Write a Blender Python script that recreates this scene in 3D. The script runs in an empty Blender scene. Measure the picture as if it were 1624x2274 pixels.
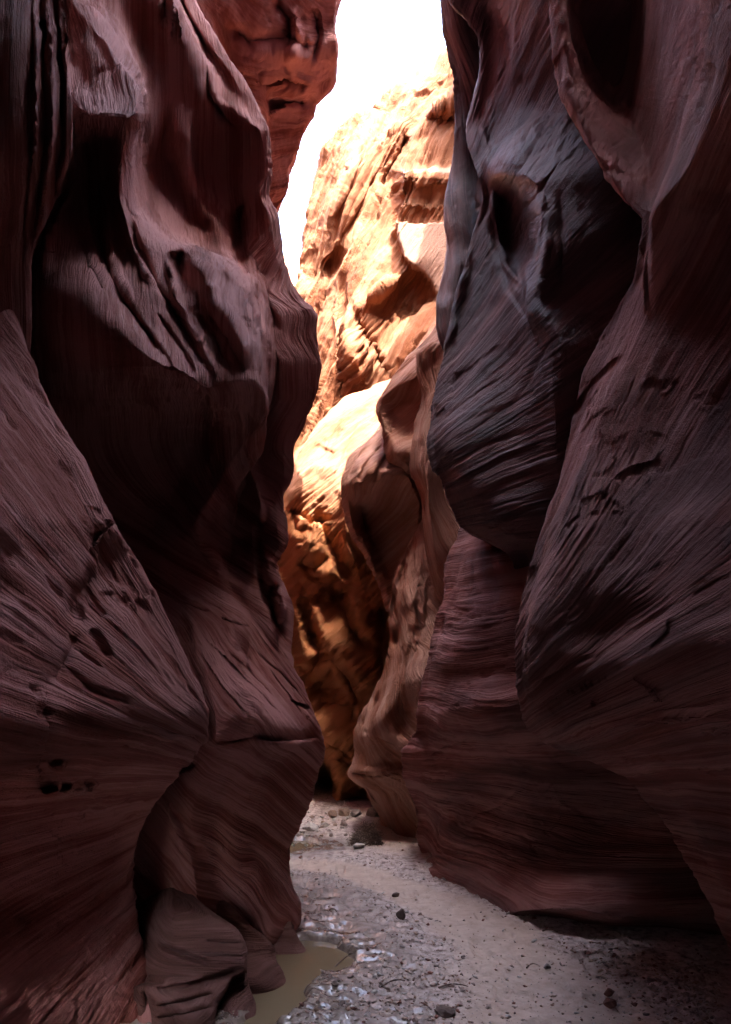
import bpy, math, random, time
import numpy as np
R = math.radians
T0 = time.time()
scene = bpy.context.scene
COL = scene.collection

# ------------------------------------------------------------------ camera
CAMH, F, CX, HZ = 1.6, 1516.0, 812.0, 1591.0      # eye height; survey constants of the 1624 x 2274 plan of the view
cam_d = bpy.data.cameras.new('camera')
cam_d.sensor_fit = 'VERTICAL'; cam_d.sensor_height = 36.0; cam_d.sensor_width = 25.7
cam_d.lens = 24.0
cam_d.shift_y = (HZ - 1137.0) / 2274.0
cam_d.clip_start = 0.05; cam_d.clip_end = 2000
cam = bpy.data.objects.new('camera', cam_d); COL.objects.link(cam)
cam.location = (0, 0, CAMH); cam.rotation_euler = (R(90), 0, 0)
scene.camera = cam

# ------------------------------------------------------------------ light
SUN_EL, SUN_AZ = 60.0, 165.0        # azimuth of the sun measured from +Y towards +X
world = bpy.data.worlds.new('World'); scene.world = world; world.use_nodes = True
nt = world.node_tree
sky = nt.nodes.new('ShaderNodeTexSky'); sky.sky_type = 'NISHITA'; sky.sun_disc = False
sky.sun_elevation = R(SUN_EL); sky.sun_rotation = R(SUN_AZ)
sky.air_density = 1.0; sky.dust_density = 6.0; sky.ozone_density = 1.0
bg = nt.nodes['Background']; bg.inputs['Strength'].default_value = 0.15
hsv = nt.nodes.new('ShaderNodeHueSaturation'); hsv.inputs['Saturation'].default_value = 1.0     # thin high cloud
nt.links.new(sky.outputs[0], hsv.inputs['Color']); nt.links.new(hsv.outputs[0], bg.inputs[0])
sun_d = bpy.data.lights.new('sun', 'SUN'); sun_d.energy = 2.0; sun_d.angle = R(0.5); sun_d.color = (1.0, 0.93, 0.82)
sun = bpy.data.objects.new('sun', sun_d); COL.objects.link(sun)
sd = np.array([math.sin(R(SUN_AZ)) * math.cos(R(SUN_EL)), math.cos(R(SUN_AZ)) * math.cos(R(SUN_EL)), math.sin(R(SUN_EL))])
from mathutils import Vector
sun.rotation_euler = Vector(-sd).to_track_quat('-Z', 'Y').to_euler()
sun.location = (0, 0, 60)
scene.view_settings.view_transform = 'Standard'; scene.view_settings.look = 'None'
scene.view_settings.exposure = 4.6; scene.view_settings.gamma = 1.0
scene.render.engine = 'CYCLES'
cy = scene.cycles
cy.use_denoising = True
cy.max_bounces = 5; cy.diffuse_bounces = 2; cy.glossy_bounces = 3; cy.transmission_bounces = 3
cy.sample_clamp_indirect = 4.0
cy.use_adaptive_sampling = True; cy.adaptive_threshold = 0.02

# ------------------------------------------------------------------ noise
_rng = np.random.RandomState(7)
_perm = _rng.permutation(4096).astype(np.int32)
_val = (_rng.rand(4096) * 2 - 1).astype(np.float32)

def vnoise(x, y, z):
    """smooth value noise, about -1..1"""
    x = np.asarray(x, np.float32); y = np.asarray(y, np.float32); z = np.asarray(z, np.float32)
    xi = np.floor(x); yi = np.floor(y); zi = np.floor(z)
    fx = x - xi; fy = y - yi; fz = z - zi
    xi = xi.astype(np.int32); yi = yi.astype(np.int32); zi = zi.astype(np.int32)
    fx = fx * fx * fx * (fx * (fx * 6 - 15) + 10); fy = fy * fy * fy * (fy * (fy * 6 - 15) + 10); fz = fz * fz * fz * (fz * (fz * 6 - 15) + 10)
    def h(i, j, k):
        return _val[(_perm[(_perm[(_perm[i & 4095] + j) & 4095] + k) & 4095])]
    def lx(j, k):
        a = h(xi, j, k); return a + (h(xi + 1, j, k) - a) * fx
    def ly(k):
        a = lx(yi, k); return a + (lx(yi + 1, k) - a) * fy
    a = ly(zi)
    return a + (ly(zi + 1) - a) * fz

def fbm(x, y, z, oct=3, lac=2.03, gain=0.5):
    s = 0; a = 1.0; t = 0
    for o in range(oct):
        s = s + a * vnoise(x + 17.3 * o, y - 9.1 * o, z + 5.7 * o); t += a
        x = x * lac; y = y * lac; z = z * lac; a *= gain
    return s / t

def smooth(a, b, x):
    t = np.clip((x - a) / (b - a), 0, 1); return t * t * (3 - 2 * t)

# ------------------------------------------------------------------ lofted rock sheets
def pchip1(xk, yk, x):
    xk = np.asarray(xk, float); yk = np.asarray(yk, float)
    if len(xk) == 1: return np.full_like(x, yk[0])
    h = np.diff(xk); d = np.diff(yk) / h
    m = np.zeros_like(yk)
    for i in range(1, len(xk) - 1):
        if d[i - 1] * d[i] > 0:
            w1 = 2 * h[i] + h[i - 1]; w2 = h[i] + 2 * h[i - 1]
            m[i] = (w1 + w2) / (w1 / d[i - 1] + w2 / d[i])
    m[0] = d[0]; m[-1] = d[-1]
    x = np.clip(x, xk[0], xk[-1])
    i = np.clip(np.searchsorted(xk, x) - 1, 0, len(xk) - 2)
    t = (x - xk[i]) / h[i]
    return ((2*t**3 - 3*t**2 + 1) * yk[i] + (t**3 - 2*t**2 + t) * h[i] * m[i] + (-2*t**3 + 3*t**2) * yk[i+1] + (t**3 - t**2) * h[i] * m[i+1])

def cross(vals, gaps):
    """vals (rows, n): monotone cubic through the n curves with gaps[i] steps between curve i and i+1"""
    n = vals.shape[1]
    d = np.diff(vals, axis=1)
    m = np.zeros_like(vals)
    a, b = d[:, :-1], d[:, 1:]
    same = a * b > 0
    m[:, 1:-1] = np.where(same, 2 * a * b / np.where(same, a + b, 1), 0)
    m[:, 0] = d[:, 0]; m[:, -1] = d[:, -1]
    out = []
    for i in range(n - 1):
        t = (np.arange(gaps[i]) / gaps[i])[None, :]
        out.append((2*t**3 - 3*t**2 + 1) * vals[:, i:i+1] + (t**3 - 2*t**2 + t) * m[:, i:i+1] + (-2*t**3 + 3*t**2) * vals[:, i+1:i+2] + (t**3 - t**2) * m[:, i+1:i+2])
    out.append(vals[:, -1:])
    return np.concatenate(out, axis=1)

def world_pt(px, py, Y):
    return np.stack([(px - CX) / F * Y, Y, CAMH + (HZ - py) / F * Y], axis=-1)

def grid_normals(P):
    du = np.gradient(P, axis=1); dv = np.gradient(P, axis=0)
    n = np.cross(du, dv)
    return n / (np.linalg.norm(n, axis=-1, keepdims=True) + 1e-9)

def C(pts, dpx=0, dY=0):
    """curve: list of (row, px, Y); returns interpolators"""
    return [(a[0], a[1] + dpx, a[2] + dY) for a in pts]

def rel(base, offs):
    """a curve given as offsets (row, dpx, dY) from another curve"""
    rows = sorted(set([o[0] for o in offs] + [b[0] for b in base]))
    rr = np.array(rows, float)
    bx = pchip1([b[0] for b in base], [b[1] for b in base], rr); bY = pchip1([b[0] for b in base], [b[2] for b in base], rr)
    ox = pchip1([o[0] for o in offs], [o[1] for o in offs], rr); oY = pchip1([o[0] for o in offs], [o[2] for o in offs], rr)
    return list(zip(rr, bx + ox, bY + oY))

STEP = 3.0
CHISEL = 0.38
def carve(PX, PY, YY, strokes, chisel):
    """chisel strokes on a wall: (points, half width, depth in metres (negative = rib), side); side 0 = round, 1 / -1 = a step that
    is sharp on one side of the stroke and fades out on the other"""
    for st in strokes:
        pts, w, dep = st[0], st[1], st[2]
        side = st[3] if len(st) > 3 else 0
        fade = w * (5.0 if side else 2.6)
        xs = [p[0] for p in pts]; ys = [p[1] for p in pts]
        m = (PX > min(xs) - fade) & (PX < max(xs) + fade) & (PY > min(ys) - fade) & (PY < max(ys) + fade)
        if not m.any(): continue
        x = PX[m]; y = PY[m]
        x = x + 0.25 * w * vnoise(x / 40, y / 40, x * 0 + w); y = y + 0.25 * w * vnoise(x / 40, y / 40, x * 0 + w + 50)
        best = np.full(x.shape, 1e9); tt = np.zeros(x.shape); sg = np.ones(x.shape)
        L = [0]
        for a, b in zip(pts[:-1], pts[1:]): L.append(L[-1] + math.hypot(b[0] - a[0], b[1] - a[1]))
        for i, (a, b) in enumerate(zip(pts[:-1], pts[1:])):
            ex, ey = b[0] - a[0], b[1] - a[1]; q = ex * ex + ey * ey + 1e-9
            t = np.clip(((x - a[0]) * ex + (y - a[1]) * ey) / q, 0, 1)
            d = np.hypot(x - a[0] - t * ex, y - a[1] - t * ey)
            k = d < best
            best = np.where(k, d, best); tt = np.where(k, (L[i] + t * (L[i + 1] - L[i])) / L[-1], tt)
            sg = np.where(k, np.sign(ex * (y - a[1]) - ey * (x - a[0])), sg)
        taper = smooth(0, 0.22, tt) * smooth(1, 0.78, tt)
        if side: f = np.where(sg * side > 0, np.exp(-best / (w * 1.6)), np.exp(-(best / (0.22 * w)) ** 2))
        else: f = np.exp(-(best / w) ** 2)
        YY[m] += chisel * dep * f * taper
    return YY
def fan(cx, cy, r):
    """bedding that spreads out from one point of the wall"""
    return lambda PX, PY: r * np.arctan2(PY - cy, PX - cx)

class Sheet:
    def __init__(s, curves, r0, r1, gaps, scale=1.0, flip=False, dents=(), top=None, bed=None, lam=1.0, rough=1.0, step=STEP, big=1.0, sculpt=None, strokes=(), chisel=CHISEL, flow=0.0, slot=0, bleach=None, relief_all=False):
        gaps = list(gaps)[:len(curves) - 1]
        fine0, fine1 = max(r0, -60), min(r1, 2330)
        rows = np.arange(fine0, fine1, step)
        if r0 < fine0: rows = np.concatenate([np.arange(r0, fine0, 14.0), rows])
        if r1 > fine1: rows = np.concatenate([rows, np.arange(fine1, r1, 14.0)])
        px = np.stack([pchip1([c[0] for c in cv], [c[1] for c in cv], rows) for cv in curves], 1)
        Yk = np.stack([pchip1([c[0] for c in cv], [c[2] for c in cv], rows) for cv in curves], 1)
        PX = cross(px, gaps); YY = cross(Yk, gaps)
        PY = np.repeat(rows[:, None], PX.shape[1], 1)
        P0 = world_pt(PX, PY, YY)
        # alcoves, lips and bulges: (px, py, rx, ry, angle, depth in metres away from the viewer, power)
        for d in dents:
            cx, cyy, rx, ry, ang, dep = d[:6]
            pw = d[6] if len(d) > 6 else 1.0
            ca, sa = math.cos(R(ang)), math.sin(R(ang))
            u = ((PX - cx) * ca + (PY - cyy) * sa) / rx; v = (-(PX - cx) * sa + (PY - cyy) * ca) / ry
            YY = YY + dep * np.exp(-np.power(u * u + v * v, pw))
        if sculpt: YY = sculpt(PX, PY, YY)
        if strokes: YY = carve(PX, PY, YY.copy(), strokes, chisel)
        P = world_pt(PX, PY, YY)
        # arc length across the sheet, metres
        mid = P.shape[0] // 2
        seg = np.linalg.norm(np.diff(P0, axis=1), axis=-1)
        S = np.concatenate([np.zeros((P.shape[0], 1)), np.cumsum(seg, axis=1)], 1)
        if flow: S = np.concatenate([np.zeros((P.shape[0], 1)), np.cumsum(np.abs(np.diff(PX, axis=1)) + 14.0 * np.ones_like(seg) / np.maximum(np.repeat(gaps, gaps), 1)[None, :], axis=1)], 1) * flow / F
        N = grid_normals(P)
        N = -N                                                   # out of the rock
        X_, Y_, Z_ = P[..., 0], P[..., 1], P[..., 2]
        B = bed(S, P0[..., 0], P0[..., 1], P0[..., 2], PX, PY) if bed else S
        k = 1.0 / scale
        warp = fbm(X_ * 0.8 * k, Y_ * 0.8 * k, Z_ * 0.8 * k, 3) * scale
        B = B + 0.05 * warp
        Bk = B * k
        x, y, z = X_ * k, Y_ * k, Z_ * k
        disp = big * (0.05 * fbm(x * 1.3, y * 1.3, z * 1.3, 3))
        amp = smooth(-0.30, 0.40, fbm(x * 1.4 + 31, y * 1.4, z * 1.4, 3))        # where the beds stand out
        amp2 = smooth(-0.1, 0.5, fbm(x * 2.1 + 3, y * 2.1 + 60, z * 2.1, 2))
        wob = 0.25 * fbm(x * 3.0, y * 3.0, z * 3.0 + 20, 2)                      # beds pinch and swell along their length
        l1 = vnoise(Bk * 7 + wob, x * 0.5, z * 0.5 + y * 0.3)
        l2 = vnoise(Bk * 18 + 40 + wob, x * 1.2, z * 1.2 + y * 0.8)
        l3 = vnoise(Bk * 42 + 90 + wob * 2, x * 2.4, z * 2.4 + y * 1.5)
        l4 = vnoise(Bk * 95 + 9 + wob * 3, x * 4.5, z * 4.5 + y * 3)
        q = Bk * 17 + 1.1 * vnoise(Bk * 3, x * .8, z * .8) + wob
        saw = q % 1.0
        ledge = np.where(saw < 0.8, saw / 0.8, (1 - saw) / 0.2) - 0.5            # a bed weathers back, then breaks at its foot
        groove = -np.clip(1 - np.abs(l2) * 6, 0, 1) * smooth(-0.05, 0.4, vnoise(x * 2.1 + 3, y * 2.1, z * 2.1))
        disp = disp + lam * ((0.009 * l1 + 0.006 * l2) + amp * (0.0085 * l3 + 0.0065 * l4) + amp2 * 0.008 * ledge + 0.010 * groove)
        chip = fbm(x * 4.5 + 9, y * 4.5, z * 4.5, 4, gain=0.55)
        disp = disp + rough * (0.010 * fbm(x * 8, y * 8, z * 8, 4, gain=0.6) - 0.014 * smooth(0.12, 0.22, chip) * amp2)
        pit = vnoise(x * 11 + 2, y * 11, Bk * 26)
        disp = disp - rough * 0.014 * smooth(0.5, 0.8, pit) * smooth(0.1, 0.45, vnoise(x * 1.1, y * 1.1 + 7, z * 1.1))
        if bleach and not relief_all: disp = disp * (1 - 0.85 * np.clip(bleach(PX, PY) * 1.4, 0, 1))
        P = P + N * (disp * scale)[..., None]
        if top: P, B = top(P, B)
        s.bleach = bleach(PX, PY) if bleach else None
        s.P, s.B, s.flip, s.slot = P, B, False, slot

def cap(height, lean, n=9, close_y=None):
    """carry the first row of a sheet up to the rim"""
    def f(P, B):
        r = P[0]
        rows = []
        for i in range(n, 0, -1):
            t = i / n
            q = r.copy()
            hh = height + (20.5 - height) * smooth(6.5, 4.5, r[:, 1])
            dz = np.maximum(hh - r[:, 2], 0.6)
            q[:, 2] = r[:, 2] + dz * t
            q[:, 0] = r[:, 0] + lean(r[:, 1]) * t * dz + 0.5 * vnoise(r[:, 1] * .35, r[:, 0] * .2, q[:, 2] * .3) * t
            rows.append(q)
        return np.concatenate([np.stack(rows), P], 0), np.concatenate([np.repeat(B[:1], n, 0) + 0.2 * np.arange(n, 0, -1)[:, None], B], 0)
    return f

def build(name, sheets, mat):
    V, Fc, B = [], [], []
    off = 0
    for s in sheets:
        nr, nc = s.P.shape[:2]
        V.append(s.P.reshape(-1, 3)); B.append(np.broadcast_to(s.B, (nr, nc)).reshape(-1))
        i = np.arange((nr - 1) * nc).reshape(nr - 1, nc)[:, :-1].reshape(-1) + off
        q = np.stack([i, i + 1, i + nc + 1, i + nc], 1)
        if not s.flip: q = q[:, ::-1]
        Fc.append(q); off += nr * nc
    V = np.concatenate(V).astype(np.float32); Fc = np.concatenate(Fc).astype(np.int32); B = np.concatenate(B).astype(np.float32)
    me = bpy.data.meshes.new(name)
    me.vertices.add(len(V)); me.vertices.foreach_set('co', V.ravel())
    me.loops.add(Fc.size); me.loops.foreach_set('vertex_index', Fc.ravel())
    me.polygons.add(len(Fc)); me.polygons.foreach_set('loop_start', np.arange(0, Fc.size, 4, dtype=np.int32))
    me.polygons.foreach_set('use_smooth', np.ones(len(Fc), bool))
    a = me.attributes.new('bed', 'FLOAT', 'POINT'); a.data.foreach_set('value', B)
    if any(getattr(q_, 'bleach', None) is not None for q_ in sheets):
        bl = np.concatenate([(q_.bleach if getattr(q_, 'bleach', None) is not None else np.zeros(q_.P.shape[:2])).reshape(-1) for q_ in sheets]).astype(np.float32)
        a = me.attributes.new('bleach', 'FLOAT', 'POINT'); a.data.foreach_set('value', bl)
    me.update(calc_edges=True)
    o = bpy.data.objects.new(name, me); COL.objects.link(o)
    for mt in (mat if isinstance(mat, (list, tuple)) else [mat]): o.data.materials.append(mt)
    if any(getattr(q_, 'slot', 0) for q_ in sheets):
        me.polygons.foreach_set('material_index', np.concatenate([np.full((q_.P.shape[0] - 1) * (q_.P.shape[1] - 1), getattr(q_, 'slot', 0), np.int32) for q_ in sheets]))
    return o

def tag(o, label=None, cat=None, group=None, kind=None):
    if kind: o['kind'] = kind
    if label: o['label'] = label
    if cat: o['category'] = cat
    if group: o['group'] = group
    return o

# ------------------------------------------------------------------ materials
def node(nt, t, **kw):
    n = nt.nodes.new(t)
    for k, v in kw.items():
        if k in n.inputs: n.inputs[k].default_value = v
        else: setattr(n, k, v)
    return n

def rock_material(name, dark, mid, pale, scale=1.0, stain=None, stain_amt=0.0, bump=1.0, rough=0.85, bleach_glow_col=None):
    m = bpy.data.materials.new(name); m.use_nodes = True
    nt = m.node_tree; L = nt.links.new
    b = nt.nodes['Principled BSDF']; b.inputs['Roughness'].default_value = rough
    b.inputs['Specular IOR Level'].default_value = 0.25
    geo = node(nt, 'ShaderNodeNewGeometry'); att = node(nt, 'ShaderNodeAttribute', attribute_name='bed')
    sep = node(nt, 'ShaderNodeSeparateXYZ'); L(geo.outputs['Position'], sep.inputs[0])
    def bedvec(fb, fp):
        mb = node(nt, 'ShaderNodeMath', operation='MULTIPLY'); L(att.outputs['Fac'], mb.inputs[0]); mb.inputs[1].default_value = fb / scale
        sx = node(nt, 'ShaderNodeMath', operation='MULTIPLY'); L(sep.outputs['X'], sx.inputs[0]); sx.inputs[1].default_value = fp / scale
        ad = node(nt, 'ShaderNodeMath', operation='ADD'); L(sep.outputs['Y'], ad.inputs[0]); L(sep.outputs['Z'], ad.inputs[1])
        sz = node(nt, 'ShaderNodeMath', operation='MULTIPLY'); L(ad.outputs[0], sz.inputs[0]); sz.inputs[1].default_value = fp / scale
        c = node(nt, 'ShaderNodeCombineXYZ'); L(mb.outputs[0], c.inputs[0]); L(sx.outputs[0], c.inputs[1]); L(sz.outputs[0], c.inputs[2])
        return c.outputs[0]
    def noise(vec, s, d, r=0.5):
        n = node(nt, 'ShaderNodeTexNoise', Scale=s, Detail=d, Roughness=r); L(vec, n.inputs['Vector']); return n.outputs['Fac']
    n_band = noise(bedvec(7, 0.35), 1.0, 5.0, 0.62)
    n_fine = noise(bedvec(70, 1.3), 1.0, 3.0, 0.6)
    n_blot = noise(geo.outputs['Position'], 1.1 / scale, 5.0, 0.6)
    n_grain = noise(geo.outputs['Position'], 90.0 / scale, 3.0, 0.7)
    mix1 = node(nt, 'ShaderNodeMath', operation='MULTIPLY_ADD'); L(n_fine, mix1.inputs[0]); mix1.inputs[1].default_value = 0.35; L(n_band, mix1.inputs[2])
    mix2 = node(nt, 'ShaderNodeMath', operation='MULTIPLY_ADD'); L(n_blot, mix2.inputs[0]); mix2.inputs[1].default_value = 0.5; L(mix1.outputs[0], mix2.inputs[2])
    rp = node(nt, 'ShaderNodeValToRGB'); L(mix2.outputs[0], rp.inputs[0])
    e = rp.color_ramp.elements
    e[0].position = 0.66; e[0].color = (*dark, 1); e[1].position = 1.18 if False else 1.0; e[1].color = (*pale, 1)
    k = rp.color_ramp.elements.new(0.86); k.color = (*mid, 1)
    col = rp.outputs[0]
    if stain:
        ns = noise(bedvec(2.2, 0.5), 1.0, 4.0, 0.6)
        mr = node(nt, 'ShaderNodeMapRange'); L(ns, mr.inputs[0]); mr.inputs[1].default_value = 0.42; mr.inputs[2].default_value = 0.6; mr.inputs[4].default_value = stain_amt
        mx = node(nt, 'ShaderNodeMix', data_type='RGBA'); L(mr.outputs[0], mx.inputs['Factor']); L(col, mx.inputs['A']); mx.inputs['B'].default_value = (*stain, 1)
        col = mx.outputs['Result']
    bl = node(nt, 'ShaderNodeAttribute', attribute_name='bleach')                       # cliff: stone gone pale pink; shoulder: bounced light painted as orange
    mxb = node(nt, 'ShaderNodeMix', data_type='RGBA'); L(bl.outputs['Fac'], mxb.inputs['Factor']); L(col, mxb.inputs['A']); mxb.inputs['B'].default_value = (*(bleach_glow_col or (pale[0] * 1.15, pale[1] * 1.7, pale[2] * 2.6)), 1)
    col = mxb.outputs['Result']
    L(col, b.inputs['Base Color'])
    # relief finer than the mesh
    h1 = noise(bedvec(150, 3.0), 1.0, 3.0, 0.6)
    h2 = noise(bedvec(45, 1.6), 1.0, 3.0, 0.65)
    s1 = node(nt, 'ShaderNodeMath', operation='MULTIPLY_ADD'); L(h1, s1.inputs[0]); s1.inputs[1].default_value = 0.5; L(h2, s1.inputs[2])
    s2 = node(nt, 'ShaderNodeMath', operation='MULTIPLY_ADD'); L(n_grain, s2.inputs[0]); s2.inputs[1].default_value = 0.35; L(s1.outputs[0], s2.inputs[2])
    bp = node(nt, 'ShaderNodeBump'); bp.inputs['Strength'].default_value = 1.0 * bump; bp.inputs['Distance'].default_value = 0.026 * scale
    L(s2.outputs[0], bp.inputs['Height']); L(bp.outputs[0], b.inputs['Normal'])
    return m

M_near = rock_material('wall_sandstone', (0.14, 0.034, 0.022), (0.27, 0.085, 0.068), (0.46, 0.205, 0.185))
M_right = rock_material('varnished_sandstone', (0.13, 0.032, 0.022), (0.25, 0.080, 0.065), (0.44, 0.198, 0.178), stain=(0.045, 0.034, 0.036), stain_amt=0.55)
M_varnish = rock_material('dark_desert_varnish', (0.075, 0.034, 0.036), (0.125, 0.062, 0.066), (0.25, 0.125, 0.122), stain=(0.040, 0.032, 0.038), stain_amt=0.6, scale=1.3, rough=0.6)
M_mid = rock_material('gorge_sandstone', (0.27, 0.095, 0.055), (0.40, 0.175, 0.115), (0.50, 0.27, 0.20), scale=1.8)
M_end = rock_material('shoulder_sandstone', (0.17, 0.056, 0.026), (0.23, 0.088, 0.045), (0.28, 0.125, 0.075), scale=2.0, bleach_glow_col=(0.50, 0.20, 0.08))  # last colour is a painted glow standing in for bounced light
M_cliff = rock_material('cliff_sandstone', (0.100, 0.028, 0.010), (0.145, 0.046, 0.016), (0.20, 0.082, 0.040), scale=4.0)

#__WALLS__
# ================================================================== left wall
R1c = [(-700, -420, 3.6), (0, -330, 3.6), (350, -160, 3.5), (640, 0, 3.4), (730, 40, 3.32), (810, 75, 3.25), (920, 130, 3.12), (1060, 200, 3.0), (1150, 250, 2.95),
       (1235, 300, 3.02), (1350, 370, 3.05), (1470, 430, 3.02), (1590, 478, 3.0), (1640, 472, 3.05), (1690, 430, 3.35), (1760, 370, 3.8), (1850, 320, 4.2), (1980, 305, 4.2), (2080, 312, 4.08), (2180, 320, 3.96), (2260, 325, 3.74), (2500, 325, 3.6)]
L1 = Sheet([
    rel(R1c, [(-700, -620, -2.0), (640, -620, -1.75), (1600, -620, -1.15), (1850, -560, -1.5), (2500, -560, -1.5)]),
    rel(R1c, [(-700, -350, -1.0), (640, -350, -0.95), (1600, -360, -0.72), (1850, -330, -0.85), (2500, -330, -0.85)]),
    rel(R1c, [(-700, -180, -0.5), (640, -180, -0.5), (1200, -170, -0.42), (1600, -190, -0.40), (1850, -170, -0.4), (2500, -170, -0.4)]),
    rel(R1c, [(-700, -55, -0.14), (2500, -55, -0.14)]),
    R1c,
    rel(R1c, [(-700, -14, 0.35), (2500, -14, 0.35)]),
    rel(R1c, [(-700, -200, 1.6), (2500, -200, 1.6)]),
    ], -700, 2480, [70, 70, 60, 34, 10, 12],
    bed=lambda S, X, Y, Z, PX, PY: 1.15 * np.arctan2(1730 - PY, 590 - PX),
    dents=[(190, 1330, 40, 110, 25, 0.10), (120, 1500, 60, 80, 40, 0.08), (330, 1330, 120, 40, 55, 0.05),
           (128, 1698, 9, 6, -12, 0.13), (112, 1748, 14, 10, 0, 0.26), (146, 1750, 7, 6, 0, 0.18), (176, 1753, 6, 4, 0, .08), (203, 1749, 5, 3, 0, .07),
           (150, 1640, 55, 110, 0, 0.05)],
    strokes=[([(95, 1525), (96, 1600), (96, 1700), (97, 1770)], 7, 0.10, -1), ([(215, 1215), (196, 1290), (168, 1340), (162, 1430), (105, 1535)], 12, 0.12), ([(250, 1155), (222, 1185), (205, 1215)], 8, 0.12, 1), ([(195, 1390), (230, 1440), (250, 1470)], 12, 0.10), ([(140, 1480), (200, 1530), (300, 1560)], 7, 0.06), ([(260, 1250), (320, 1350), (400, 1470)], 8, 0.05), ([(240, 1290), (330, 1400), (410, 1500)], 7, 0.06)],
    top=cap(11, lambda y: 0.16 - 0.55 * smooth(4.0, 6.0, y)))

Fold1 = [(-700, 60, 3.0), (-200, 110, 3.0), (0, 140, 2.95), (100, 150, 2.9), (250, 158, 2.9), (330, 158, 2.95), (400, 138, 3.05), (500, 95, 3.2), (600, 64, 3.35), (760, 64, 3.5), (1000, 60, 4.2), (2500, 60, 4.4)]
L2_strokes = [
    ([(205, 420), (214, 500), (234, 590), (270, 670), (330, 740), (385, 815)], 7, 0.16), ([(180, 440), (180, 520), (196, 600), (240, 680)], 5, 0.07), ([(232, 440), (244, 540), (262, 620), (300, 690)], 9, -0.08),
    ([(283, 440), (302, 540), (350, 640), (410, 730), (470, 840)], 7, 0.17), ([(262, 340), (266, 440), (286, 520), (330, 610), (380, 690)], 7, -0.14), ([(310, 700), (360, 770), (400, 826)], 7, -0.08), ([(340, 690), (400, 770), (440, 840)], 5, 0.08),
    ([(388, 552), (402, 612), (424, 668)], 20, 0.27), ([(408, 545), (446, 600), (476, 656), (520, 730), (560, 825)], 20, -0.26), ([(370, 545), (376, 600), (392, 660), (430, 720)], 7, -0.12), ([(430, 690), (480, 760), (520, 840)], 7, 0.10), ([(460, 690), (505, 750), (545, 840)], 6, 0.06), ([(400, 690), (446, 760), (490, 840)], 9, -0.09),
    ([(150, 100), (190, 170), (205, 235)], 8, 0.05), ([(200, 60), (245, 150), (258, 225)], 8, 0.05), ([(160, 260), (172, 320), (170, 383), (148, 433), (130, 487), (106, 541), (101, 609)], 5, -0.14),
    ([(250, 290), (250, 360), (246, 420)], 14, 0.10),
    ([(75, -50), (82, 100), (80, 300), (62, 480), (58, 620)], 5, -0.09), ([(105, -50), (112, 120), (118, 300), (95, 450), (66, 600)], 6, -0.10), ([(92, -50), (98, 150), (98, 330), (78, 500)], 5, 0.10), ([(128, -50), (136, 150), (138, 330), (112, 470)], 5, 0.10),
    ([(92, 45), (100, 80), (102, 112)], 7, 0.16),
    ([(165, 360), (160, 430), (120, 480), (98, 560), (104, 640)], 5, -0.12),
    ([(397, 200), (397, 338), (428, 428), (478, 487), (510, 564), (532, 640)], 24, -0.26), ([(330, 420), (392, 500), (470, 560), (530, 640)], 22, -0.14),
    ([(378, -60), (384, 30), (382, 100)], 6, -0.22), ([(392, -60), (398, 40), (410, 110)], 5, -0.16), ([(370, -60), (366, 60)], 8, 0.20),
    ([(458, 134), (467, 207), (497, 259), (530, 285)], 6, 0.2, 1),
    ([(556, 440), (532, 487), (528, 541), (541, 609), (574, 676), (590, 740)], 10, 0.30), ([(560, 620), (600, 690), (622, 740)], 7, 0.10),
    ([(545, 985), (560, 1040), (578, 1120), (575, 1180)], 12, -0.20), ([(440, 1110), (445, 1200), (500, 1270), (560, 1340)], 14, -0.12), ([(575, 1120), (572, 1220), (590, 1330), (640, 1440)], 9, 0.14),
    ([(610, 1290), (604, 1330), (612, 1400)], 9, 0.18), ([(622, 1300), (628, 1350), (616, 1390)], 6, -0.12),
    ([(400, 1335), (440, 1352), (470, 1362)], 4, 0.05, 1), ([(480, 1370), (520, 1385), (560, 1396)], 4, 0.04, 1), ([(500, 1440), (560, 1500), (610, 1560)], 4, 0.03, 1), ([(430, 1390), (520, 1480), (640, 1610)], 5, 0.03, 1), ([(590, 1480), (640, 1540), (680, 1600)], 5, 0.035, 1), ([(520, 1530), (540, 1570), (590, 1610)], 6, 0.035, -1), ([(440, 1440), (500, 1530), (560, 1600)], 4, 0.03, 1), ([(560, 1440), (630, 1500), (668, 1545)], 4, 0.03, 1),
    ([(470, 1652), (560, 1640), (640, 1648), (712, 1640)], 9, 0.16, -1), ([(640, 1555), (690, 1570)], 4, 0.05, 1),
    ([(300, 1800), (360, 1720), (450, 1690)], 7, 0.09), ([(380, 1780), (410, 1850), (470, 1930)], 12, 0.10),
]
FG = [(-400, 120, 5.2), (0, 165, 4.6), (27, 198, 4.4), (81, 235, 4.15), (131, 266, 3.95), (171, 289, 3.75), (216, 307, 3.55), (253, 309, 3.42), (298, 297, 3.65), (352, 292, 4.0), (392, 298, 4.3), (451, 311, 4.5), (505, 343, 4.55), (537, 374, 4.5), (559, 437, 4.4), (591, 487, 4.25),
      (645, 532, 4.0), (722, 559, 3.8), (803, 577, 3.65), (870, 586, 3.6), (916, 591, 3.8), (960, 565, 4.6), (1100, 470, 5.3), (1250, 400, 5.2), (1400, 430, 4.55), (1600, 480, 3.85), (1645, 482, 3.8),
      (1690, 470, 4.2), (1760, 440, 4.35), (1850, 420, 4.45), (2040, 440, 4.5), (2150, 440, 4.2), (2274, 430, 3.7), (2500, 430, 3.5)]
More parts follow.
